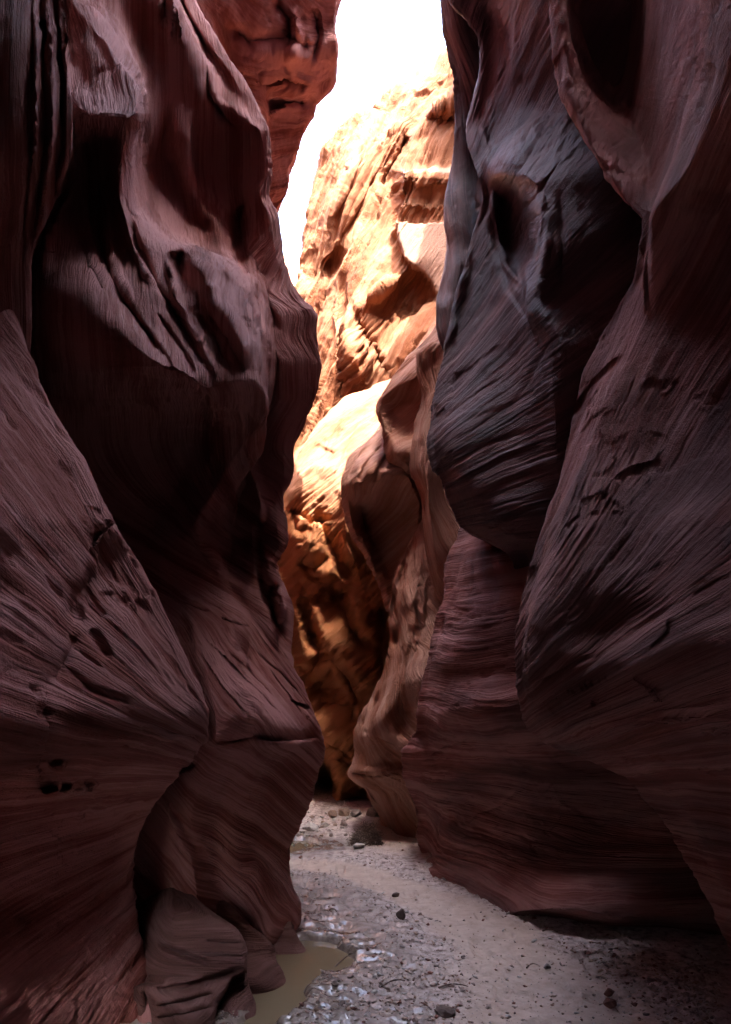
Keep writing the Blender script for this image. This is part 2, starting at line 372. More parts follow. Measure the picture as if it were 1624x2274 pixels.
FLa = [(-400, 60, 5.8), (0, 140, 4.7), (100, 156, 4.3), (180, 170, 3.9), (235, 172, 3.25), (262, 172, 3.35), (310, 170, 3.85), (383, 172, 4.15), (433, 152, 4.15), (500, 150, 4.0), (570, 157, 3.85), (654, 194, 3.6), (720, 250, 3.42), (770, 302, 3.3), (815, 361, 3.25), (850, 395, 3.6), (920, 425, 4.9), (1050, 400, 5.5), (1250, 320, 5.1), (1600, 340, 4.1), (1700, 330, 4.3), (1850, 310, 4.5), (2050, 350, 4.6), (2274, 330, 3.6), (2500, 330, 3.4)]
FLb = [(-400, 80, 5.6), (0, 152, 4.6), (100, 190, 4.1), (180, 222, 3.75), (230, 232, 3.3), (256, 230, 3.15), (275, 230, 3.45), (330, 226, 4.15), (400, 228, 4.4), (470, 240, 4.3), (585, 262, 4.0), (690, 297, 3.72), (770, 355, 3.5), (835, 420, 3.3), (860, 450, 3.3), (900, 475, 3.9), (960, 480, 4.9), (1100, 430, 5.4), (1250, 350, 5.1), (1600, 400, 4.0), (1700, 400, 4.25), (1850, 365, 4.45), (2050, 400, 4.55), (2274, 380, 3.65), (2500, 380, 3.5)]
FLc = [(-400, 100, 5.4), (0, 160, 4.5), (81, 226, 4.05), (131, 256, 3.85), (180, 278, 3.65), (220, 290, 3.45), (262, 284, 3.3), (300, 274, 3.5), (352, 266, 3.75), (451, 272, 4.1), (560, 330, 4.05), (680, 405, 3.8), (770, 465, 3.6), (840, 515, 3.4), (880, 540, 3.6), (940, 540, 4.5), (1100, 450, 5.35), (1250, 375, 5.15), (1400, 410, 4.6), (1600, 440, 3.95), (1650, 440, 3.9), (1700, 430, 4.22), (1850, 395, 4.42), (2050, 420, 4.5), (2274, 405, 3.7), (2500, 405, 3.5)]
SL = [(-700, 300, 6.6), (-200, 380, 6.6), (0, 432, 6.5), (90, 482, 6.4), (170, 540, 6.3), (240, 575, 6.25), (290, 600, 6.2), (390, 610, 6.2), (430, 600, 6.2), (477, 621, 6.1), (534, 630, 6.05), (570, 637, 6.0), (612, 651, 5.95), (639, 660, 5.9),
      (663, 678, 5.85), (681, 699, 5.8), (705, 709, 5.8), (735, 706, 5.8), (780, 709, 5.8), (810, 715, 5.8), (858, 710, 5.8), (933, 685, 5.8), (998, 655, 5.8), (1058, 652, 5.8), (1108, 635, 5.8), (1208, 641, 5.75), (1258, 622, 5.7), (1308, 637, 5.65),
      (1368, 650, 5.6), (1443, 643, 5.5), (1478, 650, 5.4), (1516, 672, 5.35), (1566, 692, 5.25), (1621, 712, 5.2), (1676, 717, 5.2), (1726, 700, 5.25), (1781, 680, 5.3), (1836, 655, 5.35), (1901, 637, 5.4), (1961, 645, 5.3), (2006, 665, 5.2), (2041, 667, 5.1), (2076, 659, 5.0), (2140, 640, 4.95), (2500, 600, 4.9)]
L2 = Sheet([
    [(-700, -260, 2.3), (2500, -260, 2.6)],
    rel(Fold1, [(-700, -150, -0.35), (760, -110, -0.35), (2500, -110, -0.3)]),
    rel(Fold1, [(-700, -50, -0.10), (760, -40, -0.08), (2500, -40, 0)]),
    Fold1,
    rel(Fold1, [(-700, -10, 0.9), (330, -10, 0.8), (600, -4, 0.4), (2500, 0, 0.2)]),
    FLa, FLb, FLc,
    FG,
    [(-400, 230, 5.0), (0, 265, 5.25), (150, 340, 5.55), (253, 355, 5.8), (350, 345, 6.1), (451, 375, 6.25), (537, 440, 6.05), (591, 535, 5.6), (645, 572, 5.4), (722, 588, 5.2), (803, 596, 5.1), (916, 602, 5.0), (1000, 592, 5.15), (1100, 510, 5.6), (1250, 450, 5.45), (1400, 490, 4.8), (1600, 540, 4.17), (1690, 530, 4.5), (1850, 480, 4.75), (2050, 500, 4.8), (2500, 470, 3.8)],
    [(-700, 200, 5.5), (-200, 320, 5.6), (0, 388, 5.5), (121, 428, 5.75), (207, 462, 6.0), (259, 490, 6.2), (300, 518, 6.4), (400, 500, 6.6), (500, 540, 6.45), (650, 600, 5.95), (800, 618, 5.7), (1000, 560, 5.9), (1250, 480, 5.6), (1400, 510, 4.9), (1600, 560, 4.4), (1700, 560, 4.65), (1850, 520, 4.85), (2050, 530, 4.85), (2500, 520, 4.6)],
    rel(SL, [(-700, -60, 0.6), (0, -30, 0.3), (200, -42, 0.0), (275, -38, -0.2), (305, -40, 0.2), (430, -50, 0.35), (560, -85, 0.25), (700, -115, -0.1), (800, -95, -0.15), (1000, -85, 0.1), (1200, -120, 0.25), (1400, -90, -0.15), (1600, -90, -0.55), (1645, -90, -0.6), (1700, -90, -0.2), (2050, -70, -0.3), (2500, -70, -0.3)]),
    rel(SL, [(-700, -22, -0.05), (2500, -22, -0.08)]),
    SL,
    rel(SL, [(-700, -10, 0.5), (2500, -10, 0.4)]),
    rel(SL, [(-700, -160, 2.0), (2500, -160, 1.6)]),
    rel(SL, [(-700, -520, 5.5), (2500, -520, 5.5)]),
    ], -400, 2480, [24, 30, 20, 18, 8, 16, 34, 34, 24, 30, 34, 34, 30, 14, 8, 10, 12],
    bed=lambda S, X, Y, Z, PX, PY: (lambda w: S * (1 - w) + (0.75 * Z + 0.9 * X) * w)(smooth(950, 1400, PY)),
    strokes=L2_strokes, chisel=1.0, flow=3.9,
    top=cap(12, lambda y: 0.20 - 0.65 * smooth(4.2, 6.5, y)))

LBs = [(-200, 765, 8.6), (0, 750, 9.2), (57, 746, 9.4), (105, 750, 9.5), (156, 742, 9.8), (183, 736, 9.9), (207, 720, 10), (228, 697, 10.1), (258, 684, 10.2), (294, 670, 10.3), (336, 663, 10.4), (384, 647, 10.5), (420, 643, 10.6), (455, 630, 10.7), (500, 610, 10.8), (800, 560, 11), (1600, 560, 11), (2300, 560, 10.5)]
L3 = Sheet([
    [(-200, 300, 6.6), (0, 330, 7.1), (300, 360, 8.2), (2300, 330, 7.8)],
    [(-200, 430, 7.4), (0, 440, 7.9), (300, 520, 9.3), (2300, 450, 9.6)],
    [(-200, 560, 7.7), (0, 540, 8.3), (150, 560, 9.0), (350, 590, 9.8), (2300, 480, 10.0)],
    rel(LBs, [(-700, -90, -0.4), (2300, -60, -0.3)]),
    rel(LBs, [(-700, -25, -0.12), (2300, -20, -0.1)]),
    LBs,
    rel(LBs, [(-700, -12, 0.8), (2300, -12, 0.7)]),
    rel(LBs, [(-700, -300, 5), (2300, -300, 5)]),
    ], -200, 2290, [30, 46, 46, 40, 22, 8, 10], scale=1.7, lam=1.2, rough=2.6, big=2.6,
    strokes=[([(500, 60), (560, 90), (640, 80), (700, 120)], 14, 0.3), ([(600, 0), (640, 40), (650, 110)], 10, 0.35), ([(655, 10), (660, 90), (640, 150)], 12, -0.3), ([(560, 180), (630, 170), (690, 190)], 10, 0.3, 1), ([(590, 250), (640, 230), (680, 235)], 8, 0.3, -1), ([(700, 20), (705, 80), (690, 140)], 9, 0.3)], chisel=0.8,
    bed=lambda S, X, Y, Z, PX, PY: 0.8 * Z - 0.5 * X,
    top=cap(13.5, lambda y: -0.5 + 0.0 * y))

def lump(sil, inner, r0, r1, **k):
    k.update(lam=0.7, rough=0.5, big=0.5)
    return Sheet(inner + [rel(sil, [(r0, -16, -0.05), (r1, -16, -0.05)]), sil, rel(sil, [(r0, -8, 0.25), (r1, -8, 0.25)]), rel(sil, [(r0, -120, 1.0), (r1, -120, 1.0)])], r0, r1, [30] * (len(inner)) + [10, 8, 10], **k)
A1 = lump([(1960, 400, 4.7), (2030, 480, 4.2), (2060, 520, 4.05), (2090, 540, 3.98), (2110, 547, 3.93), (2180, 553, 3.85), (2235, 566, 3.78), (2262, 566, 3.7), (2420, 560, 3.6)],
    [[(1960, 200, 5.0), (2180, 220, 4.4), (2280, 220, 3.95), (2420, 220, 3.8)], [(1960, 300, 4.9), (2060, 308, 4.3), (2150, 316, 3.98), (2185, 318, 3.92), (2195, 320, 3.74), (2280, 318, 3.62), (2420, 318, 3.5)], [(1960, 380, 4.6), (2030, 390, 4.1), (2080, 395, 3.95), (2130, 400, 3.88), (2165, 410, 3.86), (2180, 420, 3.72), (2200, 420, 3.62), (2280, 420, 3.4), (2420, 420, 3.3)]], 1960, 2410,
    bed=lambda S, X, Y, Z, PX, PY: Z - 0.15 * Y, strokes=[([(470, 2290), (485, 2230), (520, 2180), (555, 2160)], 16, 0.22, 1), ([(330, 2200), (420, 2188), (500, 2165), (550, 2150)], 6, 0.12), ([(340, 2235), (420, 2222), (480, 2205)], 5, 0.09), ([(345, 2262), (420, 2250), (470, 2240)], 5, 0.09), ([(350, 2095), (400, 2120), (470, 2140)], 6, 0.08), ([(450, 2090), (540, 2096)], 3, 0.05), ([(440, 2118), (545, 2124)], 3, 0.05), ([(322, 2195), (330, 2240), (338, 2290)], 6, 0.12)], chisel=0.9)
A2 = lump([(2000, 500, 4.8), (2060, 560, 4.6), (2085, 598, 4.5), (2105, 612, 4.42), (2130, 615, 4.38), (2150, 622, 4.3), (2180, 634, 4.2), (2195, 637, 4.15), (2212, 622, 4.12), (2230, 596, 4.1), (2400, 570, 4.0)],
    [[(2000, 400, 4.9), (2400, 400, 4.2)], [(2000, 460, 4.8), (2085, 520, 4.5), (2140, 540, 4.2), (2190, 560, 4.0), (2400, 540, 3.95)]], 2000, 2390, bed=lambda S, X, Y, Z, PX, PY: Z)
A3 = lump([(1990, 610, 5.2), (2040, 645, 5.05), (2076, 660, 4.9), (2100, 675, 4.8), (2121, 687, 4.7), (2136, 680, 4.62), (2152, 650, 4.6), (2350, 620, 4.5)],
    [[(1990, 500, 5.2), (2350, 500, 4.6)], [(1990, 560, 5.1), (2080, 600, 4.85), (2120, 620, 4.65), (2160, 610, 4.6), (2350, 590, 4.5)]], 1990, 2340, bed=lambda S, X, Y, Z, PX, PY: Z)
M_foot = rock_material('dark_foot_sandstone', (0.085, 0.034, 0.026), (0.15, 0.064, 0.052), (0.24, 0.12, 0.105))  # darker, greyer sandstone for the rock foot
A1.slot = A2.slot = A3.slot = 1
wall_l = build('canyon_wall_left', [L1, L2, L3, A1, A2, A3], [M_near, M_foot])
tag(wall_l, 'dark fluted red sandstone wall filling the left side of the slot', 'canyon wall', kind='structure')

# ================================================================== right wall
Q = [(-700, 1150, 5.4), (0, 1224, 4.9), (100, 1228, 4.85), (180, 1240, 4.8), (260, 1275, 4.7), (330, 1310, 4.6), (400, 1350, 4.5), (450, 1390, 4.4), (490, 1419, 4.3), (560, 1412, 4.35), (605, 1405, 4.45), (680, 1362, 4.6), (758, 1320, 4.7), (850, 1285, 4.7),
     (900, 1275, 4.65), (960, 1262, 4.6), (1058, 1242, 4.5), (1158, 1207, 4.4), (1258, 1172, 4.3), (1383, 1152, 4.2), (1448, 1146, 4.15), (1508, 1152, 4.12), (1566, 1160, 4.1), (1616, 1185, 4.15), (1661, 1240, 4.2), (1700, 1342, 4.3), (1725, 1390, 4.4), (1770, 1430, 4.4), (1836, 1487, 4.35), (1951, 1552, 4.2), (2081, 1612, 4.1), (2500, 1680, 3.8)]
Wr = [(-700, 1640, 2.5), (0, 1610, 2.85), (150, 1597, 3.05), (250, 1570, 3.2), (350, 1535, 3.4), (420, 1490, 3.65), (490, 1445, 4.0), (560, 1450, 4.1), (700, 1446, 4.2), (850, 1430, 4.1), (1000, 1390, 3.98), (1200, 1350, 3.72), (1450, 1310, 3.5), (1600, 1340, 3.5), (1690, 1440, 3.75), (1760, 1520, 3.9), (1900, 1600, 3.9), (2100, 1660, 3.8), (2500, 1730, 3.5)]
RA = Sheet([
    rel(Q, [(-700, 160, 2.0), (2500, 160, 1.6)]),
    rel(Q, [(-700, 10, 0.5), (2500, 10, 0.4)]),
    Q,
    rel(Q, [(-700, 24, -0.08), (440, 22, -0.06), (520, 16, -0.08), (2500, 24, -0.10)]),
    [(-700, 1300, 6.3), (0, 1330, 6.2), (200, 1370, 5.7), (330, 1420, 4.95), (420, 1440, 4.4), (490, 1436, 4.15), (560, 1432, 4.2), (700, 1408, 4.35), (764, 1388, 4.35), (900, 1335, 4.2), (984, 1306, 4.12), (1058, 1285, 4.03), (1169, 1242, 3.92), (1286, 1220, 3.82), (1389, 1186, 3.8), (1496, 1180, 3.78), (1600, 1220, 3.8), (1661, 1285, 3.92), (1700, 1395, 4.08), (1760, 1475, 4.2), (1900, 1570, 4.1), (2100, 1635, 3.95), (2500, 1705, 3.7)],
    Wr,
    rel(Wr, [(-700, 90, -0.15), (490, 130, -0.18), (900, 150, -0.25), (1450, 170, -0.35), (1700, 130, -0.25), (2500, 90, -0.2)]),
    rel(Wr, [(-700, 260, -0.25), (490, 330, -0.40), (1450, 420, -0.60), (1700, 330, -0.5), (2500, 260, -0.4)]),
    [(-700, 2250, 2.6), (2500, 2250, 2.6)],
    [(-700, 3200, 2.4), (2500, 3200, 2.4)],
    ], -700, 2480, [8, 8, 12, 40, 60, 60, 60, 26, 14], flip=False,
    bed=lambda S, X, Y, Z, PX, PY: -1.9 * np.arctan2(PY - 1740, PX - 960),
    dents=[(1352, 1384, 76, 52, -12, 0.16), (1480, 1000, 70, 200, 10, 0.10)],
    strokes=[([(1386, 776), (1316, 852), (1279, 912), (1262, 955)], 7, 0.16), ([(1282, 1113), (1345, 1091), (1369, 1052), (1404, 1032), (1452, 1020), (1487, 984)], 6, -0.06, -1), 
        ([(1623, 1276), (1575, 1302), (1526, 1335)], 6, 0.09, 1), ([(1250, 1180), (1288, 1150), (1296, 1100)], 6, 0.06), 
        ([(1186, 1515), (1260, 1480), (1330, 1450)], 6, 0.06), ([(1440, 1440), (1488, 1400), (1480, 1370)], 6, 0.05, 1), ([(1400, 1500), (1450, 1530), (1470, 1560)], 7, 0.05, -1), ([(1200, 1420), (1260, 1390), (1262, 1340)], 6, 0.05), ([(1165, 1540), (1180, 1610), (1230, 1655)], 9, 0.06),
        ([(1250, 60), (1262, 200), (1300, 300), (1350, 380), (1400, 460)], 7, -0.12), ([(1275, 20), (1290, 180), (1320, 300)], 6, 0.10), ([(1420, 500), (1424, 600), (1432, 700)], 6, -0.08), ([(1436, 500), (1440, 600), (1448, 720)], 6, 0.07),
        ([(1300, 1690), (1400, 1700), (1520, 1702), (1620, 1700)], 6, 0.08), ([(1240, 1640), (1330, 1640), (1450, 1600), (1600, 1580)], 6, 0.05)] + [([(x, 1546 - (x - 1233) * .37), (x + 5, 1545 - (x - 1233) * .37)], 5, 0.09) for x in (1233, 1262, 1270, 1290, 1300, 1312, 1330, 1345)] + [([(1318, 1556), (1326, 1560)], 7, .12)],
    top=cap(12, lambda y: -0.10 + 0.90 * smooth(2.7, 4.4, y)))

Tc = [(-700, 900, 6.3), (-200, 950, 6.6), (0, 997, 6.8), (55, 1032, 6.85), (95, 1057, 6.85), (145, 1062, 6.85), (210, 1047, 6.9), (280, 1034, 6.9), (330, 1040, 6.8), (395, 1060, 6.6), (440, 1070, 6.6), (480, 1062, 6.65), (530, 1047, 6.7), (590, 1032, 6.7), (660, 1007, 6.7), (758, 987, 6.6),
      (833, 967, 6.5), (908, 957, 6.4), (973, 955, 6.3), (1028, 962, 6.25), (1078, 982, 6.2), (1133, 1002, 6.2), (1175, 1022, 6.2), (1205, 1075, 6.2), (1240, 1130, 6.5), (1300, 1150, 6.8), (1500, 1160, 6.9), (2400, 1300, 6.9)]
Fr = [(-700, 1230, 5.0), (-300, 1225, 5.3), (0, 1215, 5.65), (240, 1230, 6.0), (330, 1215, 5.6), (395, 1195, 5.45), (430, 1202, 5.42), (480, 1200, 5.38), (560, 1190, 5.35), (620, 1172, 5.4), (660, 1175, 5.4), (700, 1190, 5.3), (760, 1225, 5.2), (850, 1230, 5.2), (980, 1236, 5.25), (1050, 1240, 5.35), (1200, 1240, 5.5), (1300, 1250, 6.0), (2400, 1400, 6.0)]
RB = Sheet([
    rel(Tc, [(-700, 220, 2.2), (2400, 220, 2.2)]),
    rel(Tc, [(-700, 10, 0.5), (2400, 10, 0.5)]),
    Tc,
    rel(Tc, [(-700, 14, -0.06), (2400, 14, -0.06)]),
    rel(Tc, [(-700, 70, -0.2), (0, 60, -0.1), (250, 60, -0.1), (380, 35, -0.3), (450, 20, -0.2), (560, 45, -0.2), (700, 70, -0.3), (900, 80, -0.4), (1100, 70, -0.45), (1170, 60, -0.45), (1240, 30, -0.1), (2400, 30, 0)]),
    [(-700, 1120, 5.3), (-300, 1120, 5.6), (0, 1130, 6.1), (150, 1136, 6.4), (225, 1140, 6.5), (300, 1145, 6.2), (380, 1140, 5.72), (420, 1142, 5.7), (500, 1148, 5.74), (600, 1158, 5.72), (650, 1163, 5.68), (800, 1140, 5.85), (1000, 1130, 5.7), (1150, 1120, 5.55), (1195, 1145, 5.6), (1240, 1180, 6.2), (2400, 1350, 6.5)],
    Fr,
    rel(Fr, [(-700, 40, 0.0), (300, 40, -0.15), (700, 30, -0.08), (1200, 20, 0.1), (2400, 20, 0.2)]),
    rel(Fr, [(-700, 160, 0.2), (300, 150, -0.25), (600, 120, -0.15), (800, 90, 0.0), (2400, 80, 0.6)]),
    [(-700, 1600, 5.6), (400, 1600, 5.2), (800, 1500, 5.2), (2400, 1600, 5.9)],
    ], -300, 2400, [8, 8, 10, 36, 36, 36, 20, 30, 20], scale=1.3, dents=[(1143, 505, 44, 112, -10, 0.75, 1.5)],
    strokes=[([(1200, 415), (1203, 480), (1194, 560), (1176, 630)], 8, -0.25), ([(1088, 410), (1098, 470), (1112, 540), (1126, 590), (1165, 645)], 7, -0.30), ([(1085, 392), (1120, 384), (1165, 390), (1200, 420)], 9, -0.14),
        ([(1055, 560), (1040, 640), (1020, 720), (1000, 800)], 8, 0.12), ([(1034, 590), (1012, 670), (994, 770)], 8, -0.10), ([(1115, 560), (1130, 640), (1180, 720), (1215, 820)], 7, 0.12), ([(1210, 440), (1216, 540), (1200, 620), (1205, 680)], 10, -0.15), ([(1240, 420), (1250, 540), (1245, 660)], 9, 0.12),
        ([(1100, 390), (1140, 340), (1200, 290)], 6, 0.07), ([(1130, 396), (1190, 340), (1260, 300)], 6, 0.07), ([(1085, 330), (1130, 300), (1180, 260)], 6, 0.06), ([(1190, 420), (1240, 370), (1300, 320)], 6, 0.07), ([(1070, 270), (1084, 330), (1082, 380)], 7, -0.1),
        ([(1100, 1190), (1130, 1180), (1165, 1150)], 5, 0.07), ([(1000, 850), (1060, 800), (1120, 760)], 5, 0.06), ([(980, 950), (1040, 890), (1130, 830)], 5, 0.05), ([(1000, 1040), (1080, 990), (1180, 950)], 5, 0.05), ([(1030, 1120), (1100, 1080), (1200, 1040)], 6, 0.06), ([(1062, 1180), (1120, 1150), (1190, 1120)], 5, 0.06),
        ([(1060, 0), (1090, 60), (1092, 140), (1074, 220), (1060, 300)], 12, 0.15)],
    bed=lambda S, X, Y, Z, PX, PY: -2.6 * np.arctan2(PY - 1240, PX - 640),
    top=cap(13.5, lambda y: 0.55 + 0 * y))

RC_s = [(-200, 980, 7.6), (0, 975, 8.0), (60, 977, 8.15), (115, 990, 8.3), (170, 1000, 8.4), (250, 1006, 8.6), (310, 1007, 8.7), (380, 1000, 8.8), (435, 990, 8.7), (500, 988, 8.6), (540, 992, 8.6), (590, 985, 8.5), (640, 972, 8.5), (685, 965, 8.4), (720, 965, 8.4), (758, 972, 8.4), (830, 1000, 8.5), (1000, 1020, 8.6), (1200, 1020, 8.7)]
RC = Sheet([
    rel(RC_s, [(-700, 250, 3.5), (1200, 250, 3.5)]),
    rel(RC_s, [(-700, 8, 0.6), (1200, 8, 0.6)]),
    RC_s,
    rel(RC_s, [(-700, 10, -0.1), (1200, 10, -0.1)]),
    rel(RC_s, [(-700, 50, -0.3), (250, 40, -0.2), (600, 40, -0.3), (1200, 40, -0.3)]),
    rel(RC_s, [(-700, 180, 0.2), (1200, 180, 0.2)]),
    ], -200, 1190, [8, 8, 8, 24, 24], scale=1.5, top=cap(13.5, lambda y: 0.55 + 0 * y))

PL = [(1000, 1030, 7.9), (1100, 1025, 7.8), (1180, 1015, 7.7), (1258, 990, 7.6), (1330, 985, 7.5), (1365, 975, 7.4), (1440, 955, 7.3), (1480, 942, 7.2), (1516, 934, 7.2), (1581, 928, 7.2), (1611, 929, 7.3), (1640, 915, 7.4), (1681, 892, 7.4), (1716, 895, 7.6), (1766, 910, 7.9), (1816, 927, 8.2), (1861, 924, 8.3), (1896, 936, 7.9), (1916, 950, 7.5), (1941, 962, 7.0), (1961, 997, 6.7), (1981, 1022, 6.4), (2010, 1062, 6.1), (2300, 1150, 6.0)]
RD = Sheet([
    rel(PL, [(1000, 250, 3), (2300, 250, 3)]),
    rel(PL, [(1000, 8, 0.6), (2300, 8, 0.5)]),
    PL,
    rel(PL, [(1000, 14, -0.1), (2300, 14, -0.1)]),
    [(1000, 1080, 7.3), (1180, 1070, 7.2), (1260, 1045, 7.0), (1350, 1030, 6.7), (1450, 1010, 6.4), (1500, 1000, 6.5), (1550, 1000, 6.4), (1590, 1000, 6.3), (1640, 990, 6.6), (1700, 980, 7.0), (1800, 1000, 7.2), (1900, 1010, 6.9), (1990, 1090, 5.9), (2050, 1130, 5.5), (2300, 1230, 5.5)],
    [(1000, 1180, 6.9), (1180, 1180, 6.9), (1300, 1140, 6.4), (1400, 1110, 6.0), (1490, 1100, 6.0), (1560, 1100, 5.6), (1590, 1100, 5.6), (1650, 1120, 5.9), (1750, 1140, 6.3), (1850, 1160, 6.2), (1930, 1200, 5.6), (2000, 1230, 5.1), (2022, 1230, 5.05), (2060, 1240, 5.6), (2300, 1300, 5.6)],
    [(1000, 1320, 6.2), (1400, 1280, 5.6), (1560, 1290, 5.3), (1650, 1300, 5.5), (1800, 1330, 5.7), (1930, 1360, 5.3), (2010, 1370, 4.9), (2040, 1370, 4.85), (2080, 1380, 5.4), (2300, 1400, 5.4)],
    [(1000, 1700, 5.2), (1800, 1700, 4.9), (2300, 1760, 4.6)],
    ], 1000, 2290, [10, 8, 10, 40, 50, 60, 50], scale=1.3,
    bed=lambda S, X, Y, Z, PX, PY: 0.95 * Z - 0.3 * X + 0.2 * S, top=None,
    strokes=[([(1180, 1250), (1130, 1220), (1085, 1215)], 10, 0.15), ([(1040, 1200), (1030, 1280), (1000, 1350)], 8, -0.15), ([(1062, 1200), (1055, 1280), (1030, 1380)], 7, 0.12), ([(1085, 1220), (1110, 1300), (1105, 1380)], 12, 0.12), ([(935, 1690), (990, 1655), (1060, 1640)], 7, 0.12), ([(960, 1580), (1060, 1566), (1160, 1570)], 6, -0.08, 1),
        ([(1055, 1810), (1110, 1790), (1160, 1745)], 5, 0.08), ([(930, 1800), (950, 1850), (975, 1900)], 7, 0.12), ([(960, 1800), (985, 1870), (1000, 1930)], 8, 0.14), ([(1150, 1740), (1200, 1740)], 4, 0.05), ([(1200, 1660), (1260, 1700), (1340, 1720)], 8, 0.06)])

RB.slot = RC.slot = 1
wall_r = build('canyon_wall_right', [RA, RB, RC, RD], [M_right, M_varnish])
tag(wall_r, 'dark undercut sandstone wall with blue-black varnish filling the right side of the slot', 'canyon wall', kind='structure')

# ================================================================== middle ribs on the right of the bend
def rib(sil, face, r0, r1, scale, dents=(), bed=None, back=2.5, lam=1.0, **kw):
    return Sheet([rel(sil, [(r0, 200, back + 1), (r1, 200, back + 1)]), rel(sil, [(r0, 7, 0.6), (r1, 7, 0.6)]), sil, rel(sil, [(r0, 12, -0.12), (r1, 12, -0.12)])] + face, r0, r1, [8, 8, 10] + [30] * len(face), scale=scale, bed=bed, dents=dents, lam=lam, **kw)

R6 = [(1080, 975, 9.6), (1150, 938, 9.6), (1200, 912, 9.6), (1240, 893, 9.6), (1290, 873, 9.6), (1341, 865, 9.6), (1383, 862, 9.6), (1420, 866, 9.6), (1450, 862, 9.5), (1481, 856, 9.5), (1523, 837, 9.4), (1551, 828, 9.4), (1601, 797, 9.4), (1635, 787, 9.4), (1672, 792, 9.4), (1700, 785, 9.4), (1719, 776, 9.4), (1740, 795, 9.5), (1753, 812, 9.6), (1789, 828, 9.8), (1820, 842, 9.9), (2000, 870, 9.9)]
S6 = rib(R6, [
    [(1080, 1000, 9.2), (1250, 930, 9.1), (1350, 900, 9.1), (1450, 900, 8.9), (1520, 890, 8.5), (1600, 860, 8.4), (1660, 860, 8.5), (1704, 860, 8.7), (1712, 860, 8.5), (1760, 880, 9.0), (2000, 920, 9.3)],
    [(1080, 1060, 8.8), (1250, 980, 8.7), (1350, 960, 8.7), (1450, 950, 8.5), (1520, 930, 8.2), (1600, 920, 8.3), (1700, 920, 8.5), (1800, 940, 8.9), (2000, 980, 9.0)],
    [(1080, 1150, 8.4), (2000, 1100, 8.4)]], 1080, 1990, 1.7, bed=lambda S, X, Y, Z, PX, PY: 0.7 * S + 0.5 * Z,
    dents=[(893, 1590, 26, 56, 8, 0.42), (880, 1690, 40, 16, 0, 0.1)], chisel=0.6, rough=1.2,
    strokes=[([(873, 1300), (884, 1380), (880, 1460)], 9, 0.25), ([(905, 1290), (915, 1380), (900, 1480)], 8, -0.22), ([(925, 1330), (930, 1420), (915, 1500)], 7, 0.18), ([(845, 1530), (830, 1590), (815, 1640)], 6, 0.12), ([(860, 1500), (850, 1580), (835, 1660)], 6, -0.1), ([(776, 1716), (830, 1722), (900, 1712)], 4, 0.20),
        ([(800, 1725), (810, 1760), (850, 1800)], 7, -0.15), ([(850, 1740), (880, 1780), (890, 1820)], 8, 0.1), ([(920, 1180), (900, 1260), (882, 1320)], 7, 0.16), ([(940, 1200), (926, 1290), (915, 1360)], 8, -0.16), ([(955, 1270), (950, 1360), (935, 1450)], 8, 0.2), ([(925, 1500), (928, 1600), (922, 1700)], 6, -0.2), ([(800, 1620), (850, 1640), (900, 1670)], 5, 0.08)])
R4 = [(640, 1010, 9.8), (730, 962, 9.8), (765, 930, 9.8), (790, 905, 9.8), (822, 882, 9.8), (854, 857, 9.8), (893, 836, 9.8), (912, 833, 9.8), (938, 841, 9.8), (973, 850, 9.8), (1002, 853, 9.8), (1021, 863, 9.8), (1040, 892, 9.8), (1062, 914, 9.9), (1094, 930, 10), (1146, 940, 10), (1300, 960, 10)]
S4 = rib(R4, [
    [(640, 1040, 9.3), (730, 1000, 9.0), (790, 940, 9.2), (840, 895, 9.35), (900, 870, 9.8), (950, 878, 9.75), (1005, 880, 9.2), (1025, 895, 9.3), (1060, 925, 9.8), (1300, 990, 9.8)],
    [(640, 1100, 9.0), (790, 1000, 8.95), (840, 960, 9.1), (900, 930, 9.6), (950, 930, 9.5), (1005, 925, 9.1), (1040, 935, 9.5), (1300, 1020, 9.6)],
    [(640, 1180, 9), (1300, 1150, 9.4)]], 640, 1290, 1.8, bed=lambda S, X, Y, Z, PX, PY: 0.8 * Z - 0.5 * X)
R4b = [(740, 990, 9.0), (770, 935, 9.0), (783, 922, 9), (815, 919, 9), (850, 926, 9), (880, 933, 9), (905, 930, 9), (940, 918, 9), (980, 915, 8.9), (1010, 910, 8.9), (1040, 908, 8.9), (1070, 922, 8.9), (1110, 934, 8.9), (1180, 937, 8.8), (1260, 950, 8.8), (1330, 970, 8.8)]
S4b = rib(R4b, [
    [(740, 1010, 8.7), (830, 950, 8.9), (950, 945, 8.6), (1080, 950, 8.3), (1180, 960, 8.3), (1330, 990, 8.6)],
    [(740, 1080, 8.3), (1000, 990, 8.6), (1330, 1040, 8.4)],
    [(740, 1150, 8.2), (1330, 1150, 8.2)]], 740, 1320, 1.6, bed=lambda S, X, Y, Z, PX, PY: S)
R5 = [(900, 900, 10.9), (938, 846, 10.9), (979, 815, 10.8), (1005, 783, 10.7), (1040, 764, 10.6), (1075, 757, 10.55), (1114, 759, 10.9), (1152, 767, 11.1), (1178, 777, 11.2), (1219, 802, 11.3), (1258, 825, 11.4), (1290, 841, 11.4), (1400, 870, 11.4), (1700, 900, 11.4)]
